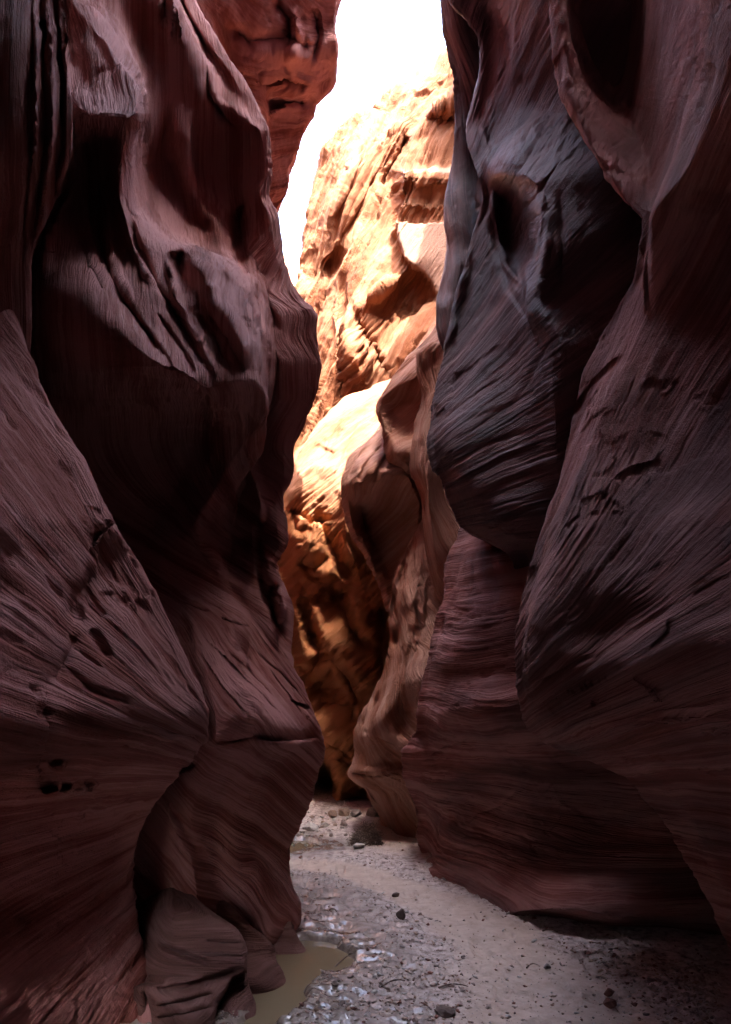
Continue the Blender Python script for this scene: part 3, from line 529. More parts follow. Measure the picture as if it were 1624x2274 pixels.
S5 = rib(R5, [
    [(900, 930, 10.6), (990, 840, 10.4), (1040, 800, 9.9), (1072, 788, 9.8), (1100, 794, 10.4), (1150, 810, 11.1), (1220, 840, 11.4), (1400, 900, 11.3), (1700, 920, 11.2)],
    [(900, 1000, 10.3), (1000, 890, 10.1), (1050, 850, 9.7), (1085, 848, 10.1), (1150, 870, 11.0), (1250, 890, 11.2), (1700, 960, 11)],
    [(900, 1100, 10.2), (1060, 960, 9.9), (1150, 960, 10.6), (1700, 1050, 10.6)]], 900, 1690, 1.9, bed=lambda S, X, Y, Z, PX, PY: 0.8 * Z - 0.6 * X,
    strokes=[([(820, 985), (790, 1030), (775, 1075)], 5, 0.2), ([(850, 985), (815, 1030), (795, 1070)], 5, 0.22), ([(880, 990), (845, 1035), (830, 1075)], 6, 0.25), ([(770, 1100), (785, 1170), (820, 1230), (835, 1290)], 7, -0.35), ([(800, 1110), (810, 1170), (838, 1230)], 7, 0.35), ([(905, 1050), (930, 1120), (930, 1200)], 8, -0.3)], chisel=0.7, rough=1.5)

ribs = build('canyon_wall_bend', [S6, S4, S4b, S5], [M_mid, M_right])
tag(ribs, 'row of twisting red sandstone ribs leaning out from the right at the bend', 'canyon wall', kind='structure')

# ================================================================== wall that closes the gorge, lit from above
F1s = [(660, 990, 15.5), (730, 955, 15), (800, 905, 14.6), (850, 857, 14.4), (880, 773, 14.2), (922, 725, 14), (975, 680, 13.8), (1020, 652, 13.6), (1045, 638, 13.5), (1100, 600, 13.4), (1300, 560, 13.4), (2000, 560, 13.4)]
def fl(k, s, y, pts=(1000, 1100, 1300, 1500, 1700, 1850)):
    return [(660, k + 330, y + 2.4), (800, k + 240, y + 1.9)] + [(p, k + s * (p - 1100) if p > 1100 else k + (1100 - p) * 0.6, y + (1.0 if p == 1000 else 0.3 if p == 1100 else 0)) for p in pts]
def fe(off, dY, k, sl, y):
    up = [(r, p + off, Y + dY) for r, p, Y in F1s if r <= 1045]
    return up[:-1] + [(1045, max(up[-1][1] * 0.5 + 0.5 * k, k - 20), up[-1][2] * 0.5 + y * 0.5)] + [(p, k + sl * (p - 1100), y + (0.25 if p == 1300 else 0)) for p in (1130, 1300, 1500, 1700, 1850)]
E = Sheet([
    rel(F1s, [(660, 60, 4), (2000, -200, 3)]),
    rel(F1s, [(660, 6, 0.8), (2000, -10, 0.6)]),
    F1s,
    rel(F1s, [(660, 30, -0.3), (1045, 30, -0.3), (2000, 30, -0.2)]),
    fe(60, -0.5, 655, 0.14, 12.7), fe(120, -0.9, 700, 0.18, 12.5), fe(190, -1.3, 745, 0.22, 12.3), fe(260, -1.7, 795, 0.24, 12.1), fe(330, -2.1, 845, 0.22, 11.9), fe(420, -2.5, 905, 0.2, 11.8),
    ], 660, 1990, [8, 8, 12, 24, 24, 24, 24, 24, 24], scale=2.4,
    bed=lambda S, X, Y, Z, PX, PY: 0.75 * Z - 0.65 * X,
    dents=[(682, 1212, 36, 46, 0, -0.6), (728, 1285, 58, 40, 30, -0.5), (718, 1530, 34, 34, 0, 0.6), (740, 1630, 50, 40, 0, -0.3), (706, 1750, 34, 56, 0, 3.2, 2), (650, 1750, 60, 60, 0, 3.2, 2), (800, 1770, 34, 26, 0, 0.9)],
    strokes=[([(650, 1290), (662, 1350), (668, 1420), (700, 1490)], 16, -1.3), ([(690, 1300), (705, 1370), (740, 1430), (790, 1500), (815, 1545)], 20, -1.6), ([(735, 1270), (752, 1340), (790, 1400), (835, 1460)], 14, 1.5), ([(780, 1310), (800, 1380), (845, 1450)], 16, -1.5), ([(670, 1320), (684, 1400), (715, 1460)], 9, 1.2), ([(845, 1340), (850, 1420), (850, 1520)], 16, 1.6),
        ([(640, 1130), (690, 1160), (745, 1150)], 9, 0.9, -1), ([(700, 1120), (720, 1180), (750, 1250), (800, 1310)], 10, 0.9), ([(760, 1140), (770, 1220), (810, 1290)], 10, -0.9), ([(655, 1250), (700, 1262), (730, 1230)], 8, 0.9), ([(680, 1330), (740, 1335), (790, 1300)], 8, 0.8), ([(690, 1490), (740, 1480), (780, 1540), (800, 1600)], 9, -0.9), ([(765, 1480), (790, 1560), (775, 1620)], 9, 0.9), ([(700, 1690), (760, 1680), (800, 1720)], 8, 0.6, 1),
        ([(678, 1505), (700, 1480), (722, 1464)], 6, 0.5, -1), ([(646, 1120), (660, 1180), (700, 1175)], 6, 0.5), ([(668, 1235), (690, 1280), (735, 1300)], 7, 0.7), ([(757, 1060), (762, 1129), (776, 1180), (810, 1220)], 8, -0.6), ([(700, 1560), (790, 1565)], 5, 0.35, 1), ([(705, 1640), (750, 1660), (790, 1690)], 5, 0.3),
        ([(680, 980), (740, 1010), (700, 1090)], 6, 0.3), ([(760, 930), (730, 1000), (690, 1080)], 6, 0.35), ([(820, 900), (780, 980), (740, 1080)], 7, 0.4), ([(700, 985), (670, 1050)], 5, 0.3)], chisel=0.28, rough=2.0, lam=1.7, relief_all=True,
    bleach=lambda PX, PY: 0.85 * smooth(1060, 1200, PY))  # brighter orange low on the wall imitates bounced light
ELs = [(1640, 690, 12.2), (1690, 700, 12.1), (1720, 728, 12.0), (1760, 740, 12.0), (1800, 742, 11.9), (2000, 745, 11.9)]
glow = Sheet([[(1400, 500, 17), (2000, 500, 17)], [(1400, 640, 17.5), (2000, 640, 17.5)], [(1400, 760, 17), (2000, 760, 17)], [(1400, 900, 16), (2000, 900, 16)]], 1400, 1900, [20, 20, 20], scale=2.4)
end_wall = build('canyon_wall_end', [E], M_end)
tag(end_wall, 'pink and orange fluted sandstone shoulder closing the gorge below the sunlit cliff', 'canyon wall', kind='structure')

# ================================================================== sunlit cliff
F2s = [(-300, 1250, 22), (0, 1080, 22), (112, 987, 22), (138, 954, 22), (174, 903, 22.2), (195, 864, 22.4), (240, 831, 22.6), (247, 815, 22.8), (270, 780, 23), (297, 750, 23.2), (318, 717, 23.4), (327, 703, 23.5), (354, 696, 23.6), (435, 684, 23.6), (540, 675, 23.5), (615, 663, 23.4), (800, 640, 23), (1200, 600, 22), (2000, 600, 22)]
def cliff_sculpt(PX, PY, YY):
    wob = 10 * vnoise(PX / 60, PY / 60, PX * 0)
    edge = np.interp(PY, [200, 240, 300, 372, 400, 470, 489, 534, 570, 609, 645, 700], [1040, 960, 905, 886, 884, 880, 874, 878, 892, 940, 968, 1040])
    m = smooth(-14, 10, PX - edge + 0.5 * wob)
    prof = np.interp(PY + 0.4 * wob, [190, 235, 262, 360, 371, 378, 392, 408, 412, 440, 446, 486, 492, 650, 720], [0.4, 0.2, 0.9, 0.75, 0.5, -0.25, -0.3, -0.2, 0.0, 0.05, -0.08, 0.12, -0.35, -0.5, 0.5])
    YY = YY * (1 - m) + (19.1 + prof + (PX - 940) * -0.004) * m
    def g(cx, cy, rx, ry, ang, dep):
        ca, sa = math.cos(R(ang)), math.sin(R(ang)); u = ((PX - cx) * ca + (PY - cy) * sa) / rx; v = (-(PX - cx) * sa + (PY - cy) * ca) / ry
        return dep * np.exp(-(u * u + v * v))
    YY = YY + g(735, 585, 26, 11, -52, 0.9) + g(790, 800, 75, 17, 72, -1.3) + g(822, 760, 60, 8, 62, 0.7) + g(757, 760, 130, 7, 86, 0.5) + g(900, 690, 80, 40, -55, 0.9) + g(850, 640, 60, 14, -40, -0.7)
    YY = YY + g(880, 350, 60, 9, 115, 0.8) + g(800, 470, 120, 12, 118, 0.6) + g(760, 430, 120, 10, 112, -0.4)
    return YY
CL = Sheet([
    rel(F2s, [(-300, 30, 9), (2000, 30, 9)]),
    rel(F2s, [(-300, 4, 1.2), (2000, 4, 1.2)]),
    F2s,
    rel(F2s, [(-300, 25, -0.5), (2000, 25, -0.5)]),
    [(-300, 1330, 21), (0, 1150, 21), (112, 1050, 21), (250, 900, 21.3), (400, 790, 21.2), (600, 760, 20.6), (800, 750, 19.8), (1200, 720, 19), (2000, 720, 19)],
    [(-300, 1400, 20), (0, 1230, 20), (250, 985, 20.5), (372, 905, 20.6), (600, 850, 19.6), (800, 840, 18.8), (1200, 820, 18), (2000, 820, 18)],
    [(-300, 1500, 19.5), (0, 1350, 19.5), (300, 1080, 19.6), (600, 960, 19.2), (800, 950, 18.2), (1200, 920, 17.5), (2000, 920, 17.5)],
    [(-300, 1600, 19), (2000, 1150, 17)],
    ], -300, 1990, [8, 8, 14, 40, 50, 50, 30], scale=4.0, lam=3.2, rough=2.6, big=2.0,
    bed=lambda S, X, Y, Z, PX, PY: 0.87 * X - 0.49 * Z,
    sculpt=cliff_sculpt,
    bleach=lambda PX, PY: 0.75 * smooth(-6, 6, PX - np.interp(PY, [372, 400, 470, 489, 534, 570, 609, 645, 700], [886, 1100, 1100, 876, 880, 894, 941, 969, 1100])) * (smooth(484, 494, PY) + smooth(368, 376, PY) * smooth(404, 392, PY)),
    top=None)
def world_sheet(plan, z0, z1, nz, ny, flip, seed):
    t = np.linspace(0, 1, ny); k = np.linspace(0, 1, len(plan))
    xs = np.interp(t, k, [p[0] for p in plan]); ys = np.interp(t, k, [p[1] for p in plan])
    zs = np.linspace(z1, z0, nz)
    Z = np.repeat(zs[:, None], ny, 1); X = np.repeat(xs[None], nz, 0); Y = np.repeat(ys[None], nz, 0)
    w = Sheet.__new__(Sheet); w.P = np.stack([X + 0.5 * fbm(X * .3 + seed, Y * .3, Z * .3, 3), Y + 0.5 * fbm(X * .3, Y * .3 + seed, Z * .3, 3), Z], -1); w.B = Z; w.flip = flip
    return w
OPP = world_sheet([(-3.2, 12), (-4.2, 15), (-5.6, 20), (-8.0, 25), (-8.0, 30), (-2, 34)], -0.5, 24, 60, 80, True, 3)  # unseen opposing wall, raised to cut skylight on the cliff
BUT = world_sheet([(2.0, 10.6), (3.0, 11.5), (3.3, 14), (3.1, 17.5), (5, 18.2)], -0.5, 25, 60, 60, False, 8)  # unseen buttress added to shade the right of the cliff
bend = build('shade_wall_beyond', [OPP, BUT], M_mid)
tag(bend, 'unseen sandstone walls added behind the bend to shade the gorge', 'canyon wall', kind='structure')
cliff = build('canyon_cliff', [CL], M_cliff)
tag(cliff, 'tall sunlit cream and orange sandstone cliff beyond the slot under the white sky', 'cliff', kind='structure')
#__ENDWALLS__
# ================================================================== the slot behind the viewpoint
def back_sheet(side):
    zs = np.linspace(20.5, -0.4, 60); ys = np.linspace(2.6, -9.0, 60)
    Zg, Yg = np.meshgrid(zs, ys, indexing='ij')
    if side < 0: Xg = -1.62 + (0.10 - 0.3 * smooth(2.0, 2.9, Yg)) * np.clip(Zg - 3, 0, 20) + 0.35 * vnoise(Yg * .5, Zg * .4, Zg * 0 + 3) - 0.25 * smooth(2.6, 0, Yg)
    else: Xg = 3.3 - (0.10 - 0.3 * smooth(2.0, 2.9, Yg)) * np.clip(Zg - 3, 0, 20) + 0.35 * vnoise(Yg * .5, Zg * .4, Zg * 0 + 9) + 0.25 * smooth(2.6, 0, Yg)
    s = Sheet.__new__(Sheet); s.P = np.stack([Xg, Yg, Zg], -1); s.B = Zg * 0.9 + 0.3 * Yg; s.flip = side < 0
    return s
def back_end():
    zs = np.linspace(20.5, -0.4, 40); xs = np.linspace(-4, 5, 36)
    Zg, Xg = np.meshgrid(zs, xs, indexing='ij')
    s = Sheet.__new__(Sheet); s.P = np.stack([Xg, -8.6 + 0.4 * vnoise(Xg * .6, Zg * .5, Zg * 0), Zg], -1); s.B = Zg; s.flip = False
    return s
def shade_roof():  # unseen roof added to keep sun and sky off the near slot
    ys = np.linspace(-14, 4.2, 30); xs = np.linspace(-30, 30, 60)
    Yg, Xg = np.meshgrid(ys, xs, indexing='ij')
    s = Sheet.__new__(Sheet); s.P = np.stack([Xg, Yg + 0.4 * vnoise(Xg * .4, Yg * 0, Yg * 0), 20 + 0.6 * fbm(Xg * .3, Yg * .3, Xg * 0, 3)], -1); s.B = Xg; s.flip = False
    return s
tag(build('shade_roof', [shade_roof()], M_near), 'unseen rock roof added over the near slot to block sun and sky', 'shade_roof', kind='structure')
wall_b = build('canyon_wall_behind', [back_sheet(-1), back_sheet(1), back_end()], M_near)
tag(wall_b, 'sandstone walls of the slot closing together behind the viewpoint', 'canyon wall', kind='structure')

# ================================================================== floor of the slot
def ground_pt(px, py, z=0.0):
    Y = (CAMH - z) * F / (py - HZ)
    return np.array([(px - CX) / F * Y, Y, z])
def poly_w(pts): return np.array([ground_pt(*p)[:2] for p in pts])
def sdf(poly, x, y):
    """signed distance to a polygon, negative inside"""
    d = np.full(x.shape, 1e9); inside = np.zeros(x.shape, bool)
    n = len(poly)
    for i in range(n):
        a = poly[i]; b = poly[(i + 1) % n]
        e = b - a; t = np.clip(((x - a[0]) * e[0] + (y - a[1]) * e[1]) / (e @ e), 0, 1)
        d = np.minimum(d, np.hypot(x - a[0] - t * e[0], y - a[1] - t * e[1]))
        c = ((a[1] > y) != (b[1] > y)) & (x < (b[0] - a[0]) * (y - a[1]) / (b[1] - a[1] + 1e-12) + a[0])
        inside ^= c
    return np.where(inside, -d, d)
PUD = [poly_w([(500, 2330), (560, 2235), (520, 2190), (520, 2110), (640, 2085), (715, 2083), (748, 2092), (774, 2127), (762, 2142), (725, 2152), (688, 2168), (672, 2188), (676, 2212), (655, 2238), (622, 2262), (600, 2300), (570, 2340)]),
       poly_w([(630, 1862), (690, 1866), (706, 1874), (690, 1884), (660, 1890), (630, 1892)])]
path_x = [-2.2, -0.30, 0.06, 0.39, 0.82, 1.0, 1.05, 1.1, 1.1]
path_y = [7.9, 7.2, 6.87, 6.3, 5.5, 4.6, 3.6, 2.5, -9.0]
def path_dist(x, y):
    pts = np.array(list(zip(path_x, path_y))); d = np.full(x.shape, 1e9)
    for a, b in zip(pts[:-1], pts[1:]):
        e = b - a; t = np.clip(((x - a[0]) * e[0] + (y - a[1]) * e[1]) / (e @ e), 0, 1)
        w = 1.0 + 0.9 * smooth(6.5, 3.8, a[1] + t * e[1])
        d = np.minimum(d, np.hypot(x - a[0] - t * e[0], y - a[1] - t * e[1]) / w)
    return d
def zones(x, y):
    wob = 0.10 * fbm(x * 2.3, y * 2.3, x * 0 + 4, 3)
    pd = path_dist(x, y) + wob
    sand = smooth(0.34, 0.16, pd)
    sand = np.maximum(sand, smooth(7.4, 8.3, y + 3 * wob) * smooth(-0.25, 0.25, x + wob * 2) * 0.9)
    p = np.minimum(sdf(PUD[0], x, y), sdf(PUD[1], x, y))
    wet = smooth(0.75, 0.05, p + 2.5 * wob) * (1 - sand)
    wet = np.maximum(wet, 0.85 * smooth(0.45, -0.3, x + wob * 3 + 0.10 * (y - 5)) * smooth(7.6, 6.0, y) * (1 - sand))
    return sand, wet, p
def floor_h(x, y):
    sand, wet, p = zones(x, y)
    z0 = x * 0
    h = 0.035 * fbm(x * 0.9, y * 0.9, z0 + 1, 3)
    lump = fbm(x * 5.5 + 0.8 * y, y * 5.5, z0 + 8, 3)
    fold = 1 - np.abs(fbm(x * 5 + y * 2, y * 8, z0 + 2.2, 2)) * 3
    fold2 = 1 - np.abs(fbm(x * 13 - y * 4, y * 16, z0 + 6.2, 2)) * 3
    cl = fbm(x * 15, y * 15, z0 + 5, 4, gain=0.6)
    grit = fbm(x * 42, y * 42, z0 + 15, 3, gain=0.6)
    crack = np.clip(1 - np.abs(fbm(x * 4.5, y * 6, z0 + 33, 3)) * 14, 0, 1)
    crumb = np.maximum(0, 1 - sand - 0.9 * wet)
    patch = smooth(-0.22, 0.22, fbm(x * 2.0, y * 2.6, z0 + 12, 3))
    h = h + wet * (0.026 * lump + 0.015 * fold + 0.004 * fold2) + crumb * (0.018 * lump + patch * (0.045 * np.abs(cl) + 0.014 * np.abs(grit)) - 0.022 * crack)
    h = h + (0.004 * cl + 0.0035 * grit) * (1 - 0.75 * wet) + sand * 0.010 * lump
    foot = vnoise(x * 7.5, y * 5.5, z0 + 21)
    h = h - sand * 0.024 * smooth(0.35, 0.8, foot) - 0.014 * sand * smooth(0.1, 0.5, fbm(x * 3.2, y * 3.2, z0 + 40, 3)) * np.abs(cl) * 3
    h = h - 0.025 * smooth(0.5, 0.0, path_dist(x, y))
    q = smooth(0.06, -0.03, p + 0.05 * fbm(x * 9, y * 9, z0 + 3, 2))
    return h * (1 - q) + q * (-0.06)
yy = [-9.0]
while yy[-1] < 34:
    y_ = yy[-1]
    yy.append(y_ + (0.12 if y_ < 2.6 else max(0.008, 0.00105 * y_ * y_) if y_ < 14 else 0.3))
yy = np.array(yy); xx = np.concatenate([np.arange(-6, -1.6, 0.08), np.arange(-1.6, 2.2, 0.008), np.arange(2.2, 6, 0.08)])
YG, XG = np.meshgrid(yy, xx, indexing='ij')
HG = floor_h(XG, YG)
def grid_object(name, P, mat, attrs):
    s = Sheet.__new__(Sheet); s.P = P; s.B = P[..., 0]; s.flip = False
    o = build(name, [s], mat)
    for k, v in attrs.items():
        a = o.data.attributes.new(k, 'FLOAT', 'POINT'); a.data.foreach_set('value', v.reshape(-1).astype(np.float32))
    return o
def floor_material():
    m = bpy.data.materials.new('stream_bed_mud'); m.use_nodes = True
    nt = m.node_tree; L = nt.links.new; b = nt.nodes['Principled BSDF']
    geo = node(nt, 'ShaderNodeNewGeometry')
    sa = node(nt, 'ShaderNodeAttribute', attribute_name='sand'); we = node(nt, 'ShaderNodeAttribute', attribute_name='wet')
    def noise(s, d, r=0.6):
        n = node(nt, 'ShaderNodeTexNoise', Scale=s, Detail=d, Roughness=r); L(geo.outputs['Position'], n.inputs['Vector']); return n.outputs['Fac']
    def ramp(f, cols):
        r = node(nt, 'ShaderNodeValToRGB'); L(f, r.inputs[0]); e = r.color_ramp.elements
        e[0].position, e[0].color = cols[0][0], (*cols[0][1], 1); e[1].position, e[1].color = cols[-1][0], (*cols[-1][1], 1)
        for p, c in cols[1:-1]:
            k = e.new(p); k.color = (*c, 1)
        return r.outputs[0]
    def mix(f, a, b_):
        x = node(nt, 'ShaderNodeMix', data_type='RGBA'); L(f, x.inputs['Factor']); L(a, x.inputs['A']); L(b_, x.inputs['B']); return x.outputs['Result']
    mud = ramp(noise(13, 6, 0.7), [(0.36, (0.22, 0.155, 0.135)), (0.48, (0.52, 0.41, 0.37)), (0.62, (0.70, 0.58, 0.54))])
    sandc = ramp(noise(9, 6, 0.65), [(0.3, (0.50, 0.36, 0.285)), (0.7, (0.68, 0.53, 0.445))])
    wetc = ramp(noise(7, 5, 0.6), [(0.35, (0.20, 0.145, 0.115)), (0.65, (0.42, 0.33, 0.275))])
    c = mix(we.outputs['Fac'], mud, wetc); c = mix(sa.outputs['Fac'], c, sandc)
    L(c, b.inputs['Base Color'])
    ro = node(nt, 'ShaderNodeMapRange'); L(we.outputs['Fac'], ro.inputs[0]); ro.inputs[1].default_value = 0.25; ro.inputs[2].default_value = 0.9; ro.inputs[3].default_value = 0.9; ro.inputs[4].default_value = 0.20
    rv = node(nt, 'ShaderNodeMath', operation='MULTIPLY_ADD'); L(noise(6, 3), rv.inputs[0]); rv.inputs[1].default_value = 0.5; rv.inputs[2].default_value = -0.22
    ra = node(nt, 'ShaderNodeMath', operation='ADD', use_clamp=True); L(ro.outputs[0], ra.inputs[0]); L(rv.outputs[0], ra.inputs[1]); L(ra.outputs[0], b.inputs['Roughness'])
    b.inputs['Specular IOR Level'].default_value = 0.5
    L(we.outputs['Fac'], b.inputs['Coat Weight']); b.inputs['Coat Roughness'].default_value = 0.20; b.inputs['Coat IOR'].default_value = 1.6     # film of water
    ad = node(nt, 'ShaderNodeMath', operation='MULTIPLY_ADD'); L(noise(160, 3), ad.inputs[0]); ad.inputs[1].default_value = 0.35; L(noise(45, 5, 0.7), ad.inputs[2])
    bp = node(nt, 'ShaderNodeBump'); bp.inputs['Strength'].default_value = 0.6; bp.inputs['Distance'].default_value = 0.012
    L(ad.outputs[0], bp.inputs['Height']); L(bp.outputs[0], b.inputs['Normal'])
    return m
M_floor = floor_material()
SG, WG, _p = zones(XG, YG)
ground = grid_object('ground', np.stack([XG, YG, HG], -1), M_floor, {'sand': SG, 'wet': WG})
tag(ground, 'pale mud and trodden sand on the floor of the slot', 'canyon floor', kind='structure')

M_water = bpy.data.materials.new('muddy_water'); M_water.use_nodes = True
b = M_water.node_tree.nodes['Principled BSDF']; b.inputs['Base Color'].default_value = (0.23, 0.165, 0.10, 1); b.inputs['Roughness'].default_value = 0.03
def water(name, poly, z, label):
    c = poly.mean(0); me = bpy.data.meshes.new(name)
    big = [tuple((p - c) * 1.0 + c) for p in poly]
    # a sheet a little wider than the shoreline: the mud hides its rim
    out = []
    n = len(poly)
    for i in range(n):
        a, b_, d = poly[i - 1], poly[i], poly[(i + 1) % n]
        t = (d - a) / (np.linalg.norm(d - a) + 1e-9); nrm = np.array([t[1], -t[0]])
        if sdf(poly, np.array([b_[0] + nrm[0] * .01]), np.array([b_[1] + nrm[1] * .01]))[0] < 0: nrm = -nrm
        out.append(b_ + nrm * 0.05)
    me.from_pydata([(p[0], p[1], z) for p in out], [], [list(range(n))]); me.update()
    if me.polygons[0].normal.z < 0: me.flip_normals()
    o = bpy.data.objects.new(name, me); COL.objects.link(o); me.materials.append(M_water)
    return tag(o, label, 'puddle', kind='structure')
water('puddle', PUD[0], -0.022, 'muddy brown puddle at the foot of the left wall in front')
water('puddle', PUD[1], -0.020, 'small bright pool far back by the left wall')

# ================================================================== loose things on the floor
rnd = random.Random(5)
def fz(x, y): return float(floor_h(np.array([x]), np.array([y]))[0])
def simple_mat(name, col, rough=0.9, var=0.35, scale=25):
    m = bpy.data.materials.new(name); m.use_nodes = True; nt = m.node_tree; L = nt.links.new; b = nt.nodes['Principled BSDF']
    geo = node(nt, 'ShaderNodeNewGeometry'); n = node(nt, 'ShaderNodeTexNoise', Scale=scale, Detail=5.0, Roughness=0.65); L(geo.outputs['Position'], n.inputs['Vector'])
    r = node(nt, 'ShaderNodeValToRGB'); L(n.outputs['Fac'], r.inputs[0]); e = r.color_ramp.elements
    e[0].position = 0.3; e[0].color = (*[c * (1 - var) for c in col], 1); e[1].position = 0.7; e[1].color = (*[min(1, c * (1 + var)) for c in col], 1)
    L(r.outputs[0], b.inputs['Base Color']); b.inputs['Roughness'].default_value = rough
    bp = node(nt, 'ShaderNodeBump'); bp.inputs['Strength'].default_value = 0.6; bp.inputs['Distance'].default_value = 0.01; L(n.outputs['Fac'], bp.inputs['Height']); L(bp.outputs[0], b.inputs['Normal'])
    return m
import bmesh
def rock_mesh(name, sx, sy, sz, seed, angular=True):
    r = random.Random(seed); bm = bmesh.new()
    for i in range(16 if angular else 40):
        u = r.uniform(-1, 1); a = r.uniform(0, 2 * math.pi); q = math.sqrt(1 - u * u); k = r.uniform(0.75, 1.05)
        bm.verts.new((q * math.cos(a) * sx * k, q * math.sin(a) * sy * k, u * sz * k))
    h = bmesh.ops.convex_hull(bm, input=bm.verts)
    bmesh.ops.delete(bm, geom=[g for g in h['geom_interior'] if isinstance(g, bmesh.types.BMVert)], context='VERTS')
    bmesh.ops.bevel(bm, geom=list(bm.edges), offset=min(sx, sy, sz) * 0.10, segments=2, affect='EDGES', profile=0.6)
    bmesh.ops.triangulate(bm, faces=bm.faces); bmesh.ops.subdivide_edges(bm, edges=bm.edges, cuts=2, use_grid_fill=True)
    co = np.array([v.co[:] for v in bm.verts]); m_ = min(sx, sy, sz)
    n = 0.06 * m_ * fbm(co[:, 0] / m_ * 2 + seed, co[:, 1] / m_ * 2, co[:, 2] / m_ * 2, 3)
    bm.normal_update()
    for v, d in zip(bm.verts, n): v.co += v.normal * float(d)
    me = bpy.data.meshes.new(name); bm.to_mesh(me); bm.free()
    for p_ in me.polygons: p_.use_smooth = True
    return me
MR = {'red': simple_mat('red_stone', (0.24, 0.11, 0.085)), 'pale': simple_mat('pale_stone', (0.50, 0.45, 0.41)), 'dark': simple_mat('dark_clod', (0.13, 0.09, 0.075)), 'grey': simple_mat('grey_stone', (0.28, 0.22, 0.20)), 'mud': simple_mat('dried_mud', (0.42, 0.32, 0.275)), 'sand': simple_mat('tan_stone', (0.42, 0.29, 0.22))}
#   plan px, py of the foot, width px, height ratio, colour, label
ROCKS = [
 (1357, 2194, 30, 0.8, 'red', 'upper of the two angular reddish stones lying on the sandy path at lower right'),
 (1359, 2228, 34, 0.8, 'red', 'lower of the two angular reddish stones lying on the sandy path at lower right'),
 (1216, 2144, 20, 0.8, 'grey', 'small grey stone alone beside the thin stick on the sandy path'),
 (990, 2262, 60, 0.35, 'dark', 'flat dark slab of mud in the gravel at the bottom edge'),
 (892, 2046, 30, 1.1, 'dark', 'upright dark brown clod standing in the mud beside the path'),
 (880, 1990, 22, 0.7, 'dark', 'small dark clod above the upright one where gravel meets the path'),
 (798, 1886, 40, 0.4, 'pale', 'flat whitish stone lying in front of the brush pile'),
 (836, 1877, 22, 0.4, 'pale', 'short pale stone at the right foot of the brush pile'),
 (738, 1818, 30, 0.9, 'sand', 'leftmost boulder of the row under the far red wall'),
 (764, 1813, 30, 0.9, 'sand', 'upright tan boulder second in the row under the far wall'),
 (790, 1818, 34, 0.6, 'grey', 'grey boulder in the middle of the row under the far wall'),
 (827, 1816, 46, 0.7, 'sand', 'largest tan boulder at the right end of the row under the far wall'),
 (764, 1838, 28, 0.7, 'grey', 'single grey stone in front of the row under the far wall'),
 (692, 1848, 46, 0.5, 'pale', 'broad pale stone by the far pool'),
 (672, 1853, 22, 0.5, 'pale', 'small pale stone half hidden by the left wall near the far pool'),
 (722, 1840, 28, 0.6, 'pale', 'small round pale stone right of the broad one near the far pool'),
 (668, 1909, 10, 0.9, 'red', 'tiny reddish stone at the edge of the left wall past the puddle'),
 (848, 1832, 26, 0.6, 'sand', 'tan stone against the foot of the lit rib at the bend'),
 (1130, 2250, 16, 0.6, 'pale', 'small pale stone in the gravel at the bottom of the path'),
 (745, 2205, 20, 0.5, 'dark', 'small dark clod on the wet mud right of the puddle'),
 (760, 2242, 24, 0.5, 'dark', 'low dark clod on the wet mud below the puddle tip'),
]
for i, (px, py, w, hr, c, lab) in enumerate(ROCKS):
    g = ground_pt(px, py); sx = w / F * g[1] * 0.5; sz = sx * hr
    me = rock_mesh('stone', sx, sx * rnd.uniform(0.7, 1.0), sz, 50 + i); me.materials.append(MR[c])
    o = bpy.data.objects.new('stone' if py > 1860 else 'boulder', me); COL.objects.link(o)
    o.location = (g[0], g[1] + sx * 0.5, fz(g[0], g[1] + sx * 0.5) + sz * 0.55); o.rotation_euler = (rnd.uniform(-.2, .2), rnd.uniform(-.2, .2), rnd.uniform(0, 6.3))
    tag(o, lab, 'stone' if py > 1860 else 'boulder', 'boulders under the far wall' if py < 1835 and 730 < px < 840 else None)

# scatter of flood-rounded stones across the far floor, all alike
rs = random.Random(11)
for k in range(46):
    px = rs.uniform(648, 800); py = rs.uniform(1804, 1868)
    if py > 1872 - (px - 650) * 0.1 or abs(px - 815) < 40: continue
    g = ground_pt(px, py); sx = rs.uniform(7, 17) / F * g[1] * 0.5; sz = sx * rs.uniform(.5, .8)
    me = rock_mesh('pale_stone', sx, sx * rs.uniform(0.7, 1.0), sz, 300 + k); me.materials.append(MR[rs.choice(['pale', 'pale', 'pale', 'sand', 'mud'])])
    o = bpy.data.objects.new('pale_stone', me); COL.objects.link(o)
    o.location = (g[0], g[1], fz(g[0], g[1]) + sz * 0.5); o.rotation_euler = (rs.uniform(-.3, .3), rs.uniform(-.3, .3), rs.uniform(0, 6.3))
    tag(o, 'fist-sized pale rounded stone in the scatter over the far floor by the bend', 'stone', 'pale stones scattered over the far floor')

